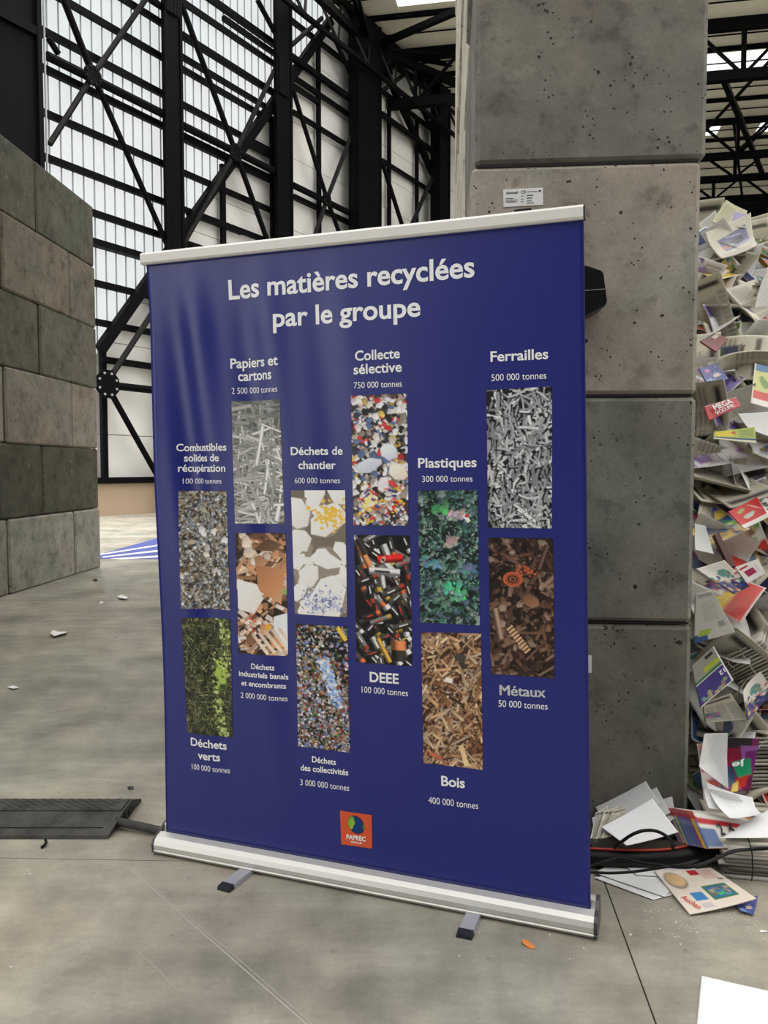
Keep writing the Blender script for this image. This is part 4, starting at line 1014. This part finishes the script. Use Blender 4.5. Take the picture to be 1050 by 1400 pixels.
while y > 306:
    x = 938 + random.uniform(0, 16)
    while x < 1078:
        k = random.choices(list(LAB), weights=[46, 26, 4, 2, 3, 4, 3, 2, 12])[0]
        yy = y + random.uniform(-9, 9); Z = ZY(yy) + random.uniform(-.03, .18)
        p = at(x, yy, Z)
        nrm = Vector((random.gauss(-.15, .45), -1, random.gauss(1.0, .8))).normalized()
        o = bpy.data.objects.new(NM.get(k, 'leaflet'), random.choice(VAR[k])); C.objects.link(o)
        rot = nrm.to_track_quat('Z', 'Y').to_matrix().to_4x4() @ Matrix.Rotation(random.uniform(0, 6.28), 4, 'Z')
        mw = Matrix.Translation(p) @ rot; base_ = R0 + fx * .80
        dmin = min((mw @ v_.co - base_).dot(fx) for v_ in list(o.data.vertices)[::5])
        if dmin < .012: p = p + fx * (.012 - dmin)
        zmin = min((mw @ v_.co).z for v_ in list(o.data.vertices)[::5])
        if zmin < .002: p.z += .002 - zmin
        o.matrix_world = Matrix.Translation(p) @ rot
        l, c_, g_ = LAB[k]
        band = next(t_ for lim_, t_ in BANDS if yy < lim_); px_ = 525 + (p.x / p.y) * F
        side = 'against the block wall' if px_ < 975 else ('in mid heap' if px_ < 1015 else 'towards the right edge')
        lk = o.data['look']; tag(o, lk + ' ' + l.replace('folded ', '') + ' ' + side + ', ' + band, c_, lk + ' ' + g_.replace('the heap', 'the heap ' + side + ', ' + band)); count += 1
        x += random.uniform(23, 34) * (3.4 / ZY(yy))
    y -= 19 * (3.6 / ZY(y))
print('heap papers', count)
# distinctive pieces of the heap
def quad(pts, dz=-.14, dzs=None):
    return [at(x, y, ZY(y) + dz + (dzs[i] if dzs else 0)) for i, (x, y) in enumerate(pts)]
def art_custom(kind):
    w_, h_ = 40, 52; r = random.Random(hash_(kind)); U = r.uniform
    if kind == 'mega': im = canvas(w_, 24, lin((190, 30, 36))); im[0] = lin((235, 225, 220)); return im
    if kind == 'twelve':
        im = canvas(w_, h_, lin((78, 66, 130))); im[:22] = lin((150, 148, 140)); im[22:25] = lin((60, 120, 70)); im[25:26] = lin((230, 230, 225)); poly(im, [(16, 14), (40, 14), (40, 20), (16, 20)], lin((170, 185, 60)))
        poly(im, [(22, 3), (34, 3), (34, 7), (22, 7)], lin((50, 50, 50))); im[:, -2:] = lin((230, 230, 225)); im[-2:] = lin((230, 230, 225))
        for i in range(26): shard(im, r, U(4, 36), U(42, 50), U(1, 3), lin((U(110, 190), U(110, 180), U(110, 150))))
    elif kind == 'barcode':
        im = canvas(w_, h_, lin((172, 170, 162))); poly(im, [(0, 44), (14, 44), (14, 52), (0, 52)], lin((40, 70, 120))); poly(im, [(6, 40), (20, 40), (16, 46), (4, 46)], lin((140, 160, 50)))
        for i in range(7): strip(im, 28 + i, 38, 1.57, 6, .6, lin((50, 50, 50)))
        for i in range(10): strip(im, 22, 12 + 2.2 * i, 0, 20, .7, lin((140, 138, 130)))
        strip(im, 20, 4, 0, 30, 4, lin((140, 140, 135)))
    elif kind == 'greenfold':
        im = canvas(w_, 24, lin((180, 190, 90))); im[17:20] = lin((50, 80, 120)); im[20:] = lin((220, 218, 190)); poly(im, [(2, 3), (18, 2), (20, 14), (4, 15)], lin((225, 205, 60)))
        for i in range(5): strip(im, 31, 4 + 2.5 * i, 0, 13, 1.2, lin((110, 140, 90)))
        shard(im, r, 19, 7, 3, lin((200, 90, 70)))
    elif kind == 'redround':
        im = canvas(w_, h_, lin((205, 38, 34))); shard(im, r, 14, 12, 6, lin((170, 180, 90)), n=8)
        shard(im, r, 20, 28, 9, lin((200, 200, 185)), n=6, grad=.4); im[42:] = lin((228, 222, 215))
        for i in range(4): strip(im, 28 + 2 * i, 12 + 3 * i, 1.1, 14, .8, lin((235, 190, 180)))
    elif kind == 'toys':
        im = canvas(w_, h_, lin((232, 226, 216))); poly(im, [(0, 28), (40, 34), (40, 52), (0, 52)], lin((66, 70, 120))); shard(im, r, 24, 20, 9, lin((110, 160, 150)), n=7)
        for i in range(40): shard(im, r, U(2, 38), U(20, 50), U(1, 4), lin(r.choice([(205, 90, 80), (90, 90, 150), (230, 225, 215), (210, 170, 120), (120, 160, 150)])))
    elif kind == 'pinksquare':
        im = canvas(w_, h_, lin((228, 222, 216))); poly(im, [(8, 20), (26, 18), (28, 36), (10, 38)], lin((160, 30, 80))); strip(im, 12, 10, -.2, 16, 5, lin((180, 40, 60)))
        for i in range(6): shard(im, r, 32, 14 + 4 * i, 1.1, lin((120, 60, 60)))
    elif kind == 'wrap':
        im = canvas(w_, h_, lin((120, 40, 90)))
        for (p_, c) in [([(8, 0), (32, 0), (34, 12), (6, 10)], (45, 35, 42)), ([(0, 12), (24, 10), (22, 26), (0, 28)], (140, 30, 60)), ([(22, 8), (40, 8), (40, 24), (26, 22)], (150, 90, 160)), ([(28, 14), (40, 12), (40, 34), (30, 30)], (120, 40, 120)),
                        ([(14, 24), (34, 20), (38, 36), (24, 40)], (40, 160, 110)), ([(0, 30), (16, 28), (20, 44), (0, 46)], (30, 70, 100)), ([(20, 40), (36, 36), (32, 48), (18, 50)], (205, 60, 50)), ([(16, 44), (24, 42), (22, 52), (12, 52)], (230, 200, 90))]: poly(im, p_, lin(c), grad=.3)
    elif kind == 'bluephoto':
        im = canvas(w_, h_, lin((196, 190, 172))); poly(im, [(8, 16), (34, 10), (36, 34), (10, 40)], lin((96, 98, 132)), grad=.4); shard(im, r, 14, 32, 6, lin((180, 100, 75))); poly(im, [(18, 24), (30, 20), (31, 30), (20, 34)], lin((60, 56, 70)))
        for i in range(8): strip(im, U(14, 34), U(12, 36), .3, 8, 1.4, lin((170, 172, 190)))
        for i in range(4): strip(im, 20, 44 + 2 * i, 0, 30, .8, lin((130, 110, 96)))
    elif kind == 'palepage':
        im = canvas(w_, h_, lin((190, 186, 150))); poly(im, [(4, 30), (30, 26), (32, 50), (4, 52)], lin((160, 150, 190)), grad=.2)
        for i in range(7): strip(im, 20, 6 + 3 * i, .05, 30, 1, lin((130, 126, 100)))
    elif kind == 'bluemag':
        im = canvas(w_, h_, lin((70, 80, 140))); shard(im, r, 14, 14, 6, lin((190, 90, 150)), n=7); poly(im, [(20, 26), (32, 26), (32, 36), (20, 36)], lin((220, 190, 180))); poly(im, [(2, 36), (20, 40), (20, 50), (2, 50)], lin((120, 150, 200)))
        for i in range(12): shard(im, r, U(2, 38), U(2, 50), U(1, 3), lin((150, 165, 205)))
    elif kind == 'darkred':
        im = canvas(w_, h_, lin((120, 36, 32))); poly(im, [(26, 8), (38, 8), (38, 22), (26, 22)], lin((190, 180, 160))); poly(im, [(0, 0), (40, 0), (40, 6), (0, 6)], lin((60, 50, 48)))
    elif kind == 'lime':
        im = canvas(w_, h_, lin((200, 200, 120))); im[:9] = lin((60, 110, 160)); shard(im, r, 20, 22, 11, lin((110, 150, 60)), n=7); im[34:44] = lin((205, 50, 48)); im[44:] = lin((228, 224, 214)); im[:, :3] = lin((214, 210, 186))
    elif kind == 'flyer':
        im = canvas(64, 52, lin((226, 214, 200))); poly(im, [(14 + 11 * math.cos(k), 14 + 11 * math.sin(k)) for k in np.linspace(0, 6, 12)][::1], lin((160, 146, 130))); poly(im, [(15 + 9 * math.cos(k), 13 + 8 * math.sin(k)) for k in np.linspace(0, 6, 12)], lin((214, 176, 130)), grad=.4)
        poly(im, [(34, 2), (44, 2), (44, 9), (34, 9)], lin((180, 40, 45))); poly(im, [(32, 24), (56, 24), (56, 42), (32, 42)], lin((60, 120, 70))); poly(im, [(34, 26), (54, 26), (54, 40), (34, 40)], lin((60, 110, 160)))
        for i in range(22): shard(im, r, U(35, 53), U(27, 39), U(1, 3), lin((U(60, 230), U(90, 190), U(60, 150))))
        poly(im, [(16, 30), (28, 30), (28, 40), (16, 40)], lin((70, 130, 190)))
        for i in range(6): strip(im, 51, 4 + 2.2 * i, 0, 14, .8, lin((190, 110, 110)))
        shard(im, r, 58, 18, 3, lin((110, 60, 70)))
        for i in range(3): strip(im, 22, 44 + 2 * i, 0, 10, .7, lin((150, 140, 170)))
    elif kind == 'envelope': im = canvas(w_, h_, lin((240, 240, 240)))
    else: im = canvas(w_, h_, lin((228, 228, 226)))
    nz(im, r, .08); return np.clip(im, 0, 1)
def text_on(o_parent, corner, s, a, b, cap, m, bold=.02, off=.012):
    """a,b: (x,y) uv of baseline ends, y down; cap in uv height"""
    TL, TR, BR, BL = [Vector(c) for c in corner]; n = -((TR - TL).cross(BL - TL)).normalized()
    if n.dot(O - TL) < 0: n = -n
    V, Fs = text_geo(s, bold); x0, x1 = V[:, 0].min(), V[:, 0].max(); pts = []
    ax_, ay_ = b[0] - a[0], b[1] - a[1]; L = math.hypot(ax_, ay_); ux, uy = uy_ = (ax_ / L, ay_ / L)
    for p in V:
        t_ = (p[0] - x0) / (x1 - x0) * L; hgt = p[1] / CAP * cap
        x, y = a[0] + ux * t_ + uy * hgt, a[1] + uy * t_ - ux * hgt
        pts.append((TL * (1 - x) + TR * x) * (1 - y) + (BL * (1 - x) + BR * x) * y + n * off)
    return mesh('lettering', pts, Fs, M[m], o_parent)
CU = [('newspaper', 'palepage', [(972, 306), (993, 272), (1021, 290), (1018, 312)], .12, .05, 'pale yellowish newspaper page at the very top of the paper heap', 'newspaper'),
      ('magazine', 'bluephoto', [(964, 318), (1024, 298), (1036, 334), (984, 360)], .25, .10, 'crumpled magazine page with a blue photo near the heap top', 'magazine'),
      ('magazine', 'bluemag', [(955, 503), (979, 497), (996, 518), (968, 528)], .1, .02, 'blue magazine with pink shape above the red MEGA leaflet', 'magazine'),
      ('magazine', 'darkred', [(957, 466), (976, 456), (996, 463), (979, 481)], .1, .02, 'dark red magazine cover with pale square in the upper heap', 'magazine'),
      ('leaflet', 'lime', [(1032, 497), (1062, 503), (1058, 560), (1026, 552)], .05, .02, 'lime green, blue and red leaflet at the right edge of the heap', 'leaflet'),
      ('leaflet', 'mega', [(963, 556), (1006, 543), (1013, 555), (969, 575)], .08, .01, 'red leaflet reading MEGA VOLUME in the paper heap', 'leaflet'),
      ('paper_sheet', 'white', [(1008, 567), (1058, 562), (1058, 600), (1024, 586)], .15, .02, 'bright white sheet to the lower right of the MEGA leaflet', 'paper'),
      ('brochure', 'greenfold', [(976, 590), (1032, 584), (1034, 606), (975, 600)], .05, .01, 'folded yellow-green brochure lying flat below the MEGA leaflet', 'brochure'),
      ('leaflet', 'redround', [(995, 700), (1034, 680), (1052, 706), (1016, 724)], .3, .03, 'large bright red curled leaflet with pale green dot', 'leaflet'),
      ('paper_sheet', 'white', [(950, 716), (964, 720), (976, 757), (950, 752)], .15, .03, 'off-white sheet beside the wall edge above the toy leaflet', 'paper'),
      ('magazine', 'toys', [(951, 778), (990, 766), (1024, 802), (1004, 812)], .15, .02, 'magazine with blue, teal and red pictures on a white page', 'magazine'),
      ('leaflet', 'pinksquare', [(1004, 776), (1036, 764), (1046, 784), (1022, 798)], .2, .02, 'white leaflet with a magenta square in the heap', 'leaflet'),
      ('magazine', 'barcode', [(951, 812), (974, 807), (1005, 865), (949, 880)], .12, .01, 'grey magazine back cover with a barcode beside the wall', 'magazine'),
      ('magazine', 'twelve', [(946, 911), (975, 884), (1003, 930), (958, 968)], .15, .01, 'purple magazine with number 12 below the barcode magazine', 'magazine'),
      ('plastic_bag', 'wrap', [(985, 1008), (1034, 1009), (1026, 1080), (984, 1084)], .2, .14, 'purple and green printed bag with upside-down letters in the lower heap', 'bag'),
      ('crumpled_bag', 'white', [(962, 1003), (992, 1002), (994, 1078), (954, 1048)], .5, .26, 'white crumpled bag left of the purple printed bag', 'bag'),
      ('crumpled_sheet', 'envelope', [(962, 1076), (1004, 1086), (1046, 1118), (966, 1104)], .4, .22, 'white crumpled sheet lying below the purple printed bag', 'paper')]
for i, (nm, kind, pts, bend, cr, lab, cat) in enumerate(CU):
    qd = quad(pts, -.25 if nm.startswith('crumpled') else -.19)
    o = sheet(nm, qd, art_custom(kind), .004 if cat != 'magazine' else .008, bend * .35, cr * .7, i + 60, gloss=cat in ('magazine', 'bag', 'leaflet'), label=lab, cat=cat)
    if kind == 'mega':
        text_on(o, qd, 'MEGA', (.22, .62), (.80, .56), .42, 'white_paper', .035, .012); text_on(o, qd, 'VOLUME', (.22, .97), (.80, .91), .28, 'white_paper', .03, .012)
    if kind == 'twelve': text_on(o, qd, '12', (.88, .56), (.70, .56), -.10 * -1, 'white_paper', .03, .02)
    if kind == 'wrap': text_on(o, qd, 'je', (.62, .42), (.25, .46), .10, 'white_paper', .03, .03)
# curved newspaper and tied bundles in the heap
news = lambda s: art_paper('news', s, 26, 36)
sheet('newspaper', quad([(958, 962), (1000, 948), (1022, 984), (966, 988)], -.16), news(3), .01, .25, .03, 5, label='curved newspaper with photo columns above the white crumpled bag', cat='newspaper')
sheet('newspaper', quad([(1010, 948), (1040, 918), (1056, 950), (1022, 985)], -.18), art_custom('toys'), .006, .5, .03, 6, label='rolled colour newspaper right of the purple magazine', cat='newspaper')
sheet('book', quad([(976, 731), (983, 727), (1006, 775), (998, 777)], -.14), canvas(10, 30, (.09, .02, .012)), .02, .02, 0, 8, gloss=True, label='dark brown book spine slanting out of the heap', cat='book')
def bundle(c0, c1, n, size, thick, lab, grp, tilt, seed, string=True, cname='newspaper'):
    """n folded papers pressed face to face between points c0 and c1"""
    r = random.Random(seed); c0 = Vector(c0); c1 = Vector(c1); d = (c1 - c0).normalized(); up = Vector(tilt).normalized(); s = d.cross(up).normalized(); up = s.cross(d)
    me_list = []
    for i in range(n):
        c = c0 + (c1 - c0) * (i / (n - 1)); w2, h2 = size[0] / 2 * r.uniform(.96, 1.04), size[1] / 2 * r.uniform(.96, 1.04)
        cs = [c - s * w2 + up * h2, c + s * w2 + up * h2, c + s * w2 - up * h2, c - s * w2 - up * h2]
        g = r.choice([190, 170, 205, 150, 120]); im = canvas(5, 7, lin((g, g - 4, g - 16)))
        o = sheet(cname, cs, im, thick, r.uniform(-.03, .03), .0, seed + i, edge_col=lin((g, g - 5, g - 18)), label=lab, cat='newspaper', group=grp)
    if string:
        m_ = (c0 + c1) / 2; e = (c1 - c0) / 2 * 1.06
        loop = [m_ - e - s * size[0] * .53, m_ - e + s * size[0] * .53, m_ + e + s * size[0] * .53, m_ + e - s * size[0] * .53, m_ - e - s * size[0] * .53]
        tube('string', loop, .002, M['string'], sides=5, res=3, label='string tied around the ' + grp, cat='string')
bundle(at(1015, 880, 3.02), at(1058, 940, 2.98), 16, (.15, .17), .007, 'grey newspaper standing in the string-tied bundle right of the purple magazine', 'newspapers in the upper tied bundle', (.75, -.5, .7), 200)
bundle(at(1042, 1010, 2.97), at(1052, 1075, 2.90), 14, (.14, .15), .009, 'grey newspaper in the fanned bundle right of the purple printed bag', 'newspapers in the fanned bundle', (.9, -.45, .2), 240, string=False)
for k in range(9):
    z = .012 + k * .0135; r = random.Random(k + 300); c = Vector((1.263, 2.669, z)) + Vector((r.uniform(-.012, .012), r.uniform(-.01, .01), 0)); c.z = z; a = -.15 + r.uniform(-.05, .05)
    e1 = Vector((math.cos(a), math.sin(a), 0)) * .13; e2 = Vector((-math.sin(a), math.cos(a), 0)) * .17
    top = k == 8; g = r.choice([205, 190, 170, 110, 215, 80])
    im = news(9) if top else canvas(5, 7, lin((g, g - 4, g - 12)))
    sheet('newspaper', [c - e1 + e2, c + e1 + e2, c + e1 - e2, c - e1 - e2], im, .0115, 0.012, 0, k, edge_col=lin((g, g - 4, g - 12)), cat='newspaper', bend_axis=0,
          label='topmost pale newspaper of the stack on the floor at the right edge' if top else 'newspaper inside the stack on the floor at the right edge', group=None if top else 'newspapers in the floor stack')
tube('string', [Vector((1.205, 2.85, .127)), Vector((1.195, 2.70, .129)), Vector((1.18, 2.515, .128)), Vector((1.18, 2.485, .06)), Vector((1.18, 2.488, .01))], .002, M['cable'], sides=5, label='thin dark string tied over the stack on the floor', cat='string')
# fanned red-edged brochures
for k in range(18):
    r = random.Random(k + 500); x = 906 + k * 2.3; top = k == 17
    p0 = at(x, 1103 + k * .35, 2.74 - .006 * k); p1 = at(x + 98, 1113 + k * .9, 2.72 - .006 * k); p2 = at(x + 118, 1150 + k * .3, 2.62 - .006 * k); p3 = at(x + 22, 1152 + k * .5, 2.62 - .006 * k)
    im = canvas(24, 18, lin((226, 224, 214))); im[3:6] = lin((190, 36, 48)); im[6:] = lin((222, 220, 210))
    im[:, :1] = lin(r.choice([(60, 90, 150), (210, 180, 70), (180, 60, 60), (70, 110, 160), (120, 110, 150)])); im[:4, :1] = lin((190, 40, 50)); im[8:17, 1:6] = lin(r.choice([(110, 90, 130), (90, 110, 150)]))
    qd = [p0, p1, p2, p3]
    o = sheet('brochure', qd, im, .003, .02, 0, k, label='topmost red-banded brochure of the fanned row, showing large prices' if top else 'white brochure with red band in the fanned row behind the cable sleeve', cat='brochure', group=None if top else 'fanned red-banded brochures', edge_col=lin(r.choice([(60, 90, 150), (200, 60, 60), (215, 185, 80), (90, 130, 170)])))
    if top:
        text_on(o, qd, '2', (.27, .64), (.34, .64), .34, 'black_ink', .03, .006); text_on(o, qd, '4', (.42, .58), (.50, .58), .34, 'black_ink', .03, .006)
# loose sheets at the foot of the block wall
def zq(l): return [at(x / 4.2 + 800, y / 4.2 + 1040, z) for (x, y, z) in l]
WS = [('paper_sheet', zq([(60, 270, 2.80), (350, 120, 2.79), (430, 250, 2.72), (130, 400, 2.66)]), 'grey', .05, 'pale grey sheet leaning on the block wall, leftmost peak', 'paper'),
      ('paper_sheet', zq([(200, 260, 2.79), (412, 155, 2.785), (490, 300, 2.70), (280, 400, 2.66)]), 'grey', .05, 'pale grey sheet leaning behind the large white folded sheet', 'paper'),
      ('paper_sheet', zq([(300, 260, 2.78), (500, 205, 2.775), (520, 330, 2.68), (380, 420, 2.66)]), 'grey', .05, 'pale grey sheet touching the red-banded brochures', 'paper'),
      ('envelope', zq([(92, 382, 2.62), (385, 222, 2.70), (535, 410, 2.60), (235, 495, 2.56)]), 'envelope', .12, 'large white folded sheet under the looped cable', 'paper'),
      ('paper_sheet', zq([(40, 330, 2.72), (150, 280, 2.73), (190, 420, 2.66), (60, 470, 2.62)]), 'grey', .1, 'creased sheet close to the banner edge behind the sleeve', 'paper'),
      ('plastic_bag', zq([(680, 150, 2.70), (960, 215, 2.66), (1020, 320, 2.58), (830, 335, 2.56)]), 'envelope', .35, 'crumpled off-white bag above the red-banded brochures', 'bag'),
      ('paper_sheet', zq([(840, 400, 2.60), (1060, 280, 2.62), (1100, 450, 2.52), (780, 445, 2.50)]), 'envelope', .1, 'white sheet at the right edge over the newspaper stack', 'paper')]
for i, (nm, qd, kind, bend, lab, cat) in enumerate(WS):
    for p in qd: p.z = max(p.z, .004)
    sheet(nm, qd, art_custom(kind) * (.72 if kind == 'grey' else .97), .0015, bend * .5, .10 if cat == 'bag' else .012, i + 80, label=lab, cat=cat)
for k in range(5):   # dark thin newspapers edge-on near the banner
    a = zq([(60 + 25 * k, 300 - 4 * k, 2.74 - .01 * k), (130 + 28 * k, 262, 2.76 - .01 * k), (100 + 20 * k, 420, 2.66 - .01 * k), (30 + 15 * k, 450, 2.63 - .01 * k)])
    for p in a: p.z = max(p.z, .004)
    sheet('newspaper', a, news(k), .003, .05, .01, k + 700, label='folded grey newspaper wedged on edge between banner and white folded sheet', cat='newspaper', group='newspapers wedged by the banner')
def flat_sheet(nm, px, kind, lab, h=.004, cat='paper', bend=.0, cr=.003, seed=3, hs=(0, 0, 0, 0), th=.0012):
    qd = [fl(x, y, h + hs[i]) for i, (x, y) in enumerate(px)]
    return sheet(nm, qd, art_custom(kind), th, bend, cr, seed, label=lab, cat=cat), qd
flat_sheet('paper_sheet', [(812, 1200), (880, 1186), (925, 1222), (893, 1230)], 'sheet', 'lower white sheet on the floor under the thin cables', .004, seed=11)
flat_sheet('paper_sheet', [(812, 1193), (850, 1174), (935, 1200), (908, 1226)], 'sheet', 'upper white sheet on the floor under the thin cables', .008, seed=12)
flat_sheet('paper_sheet', [(845, 1176), (955, 1176), (945, 1200), (870, 1196)], 'sheet', 'white sheet just before the cable sleeve', .012, seed=13)
o, qd = flat_sheet('sales_flyer', [(894, 1190), (972, 1187), (1034, 1229), (943, 1251)], 'flyer', 'cream sales flyer on the floor with plate photo and red lettering', .017, 'flyer', bend=.03, cr=.006, seed=14, hs=(0, .004, .016, -.012), th=.003)
text_on(o, qd, 'Auchan', (.06, .66), (.16, .95), .085, 'red_ink', .012, .004)
flat_sheet('flyer_flap', [(1000, 1228), (1036, 1226), (1030, 1251), (1012, 1247)], 'bluemag', 'small blue flyer curling out beside the cream sales flyer', .006, 'flyer', bend=.1, seed=15)
flat_sheet('paper_sheet', [(959, 1334), (1075, 1360), (1080, 1430), (950, 1430)], 'envelope', 'blank white sheet on the floor at the lower right corner', .003, seed=16)
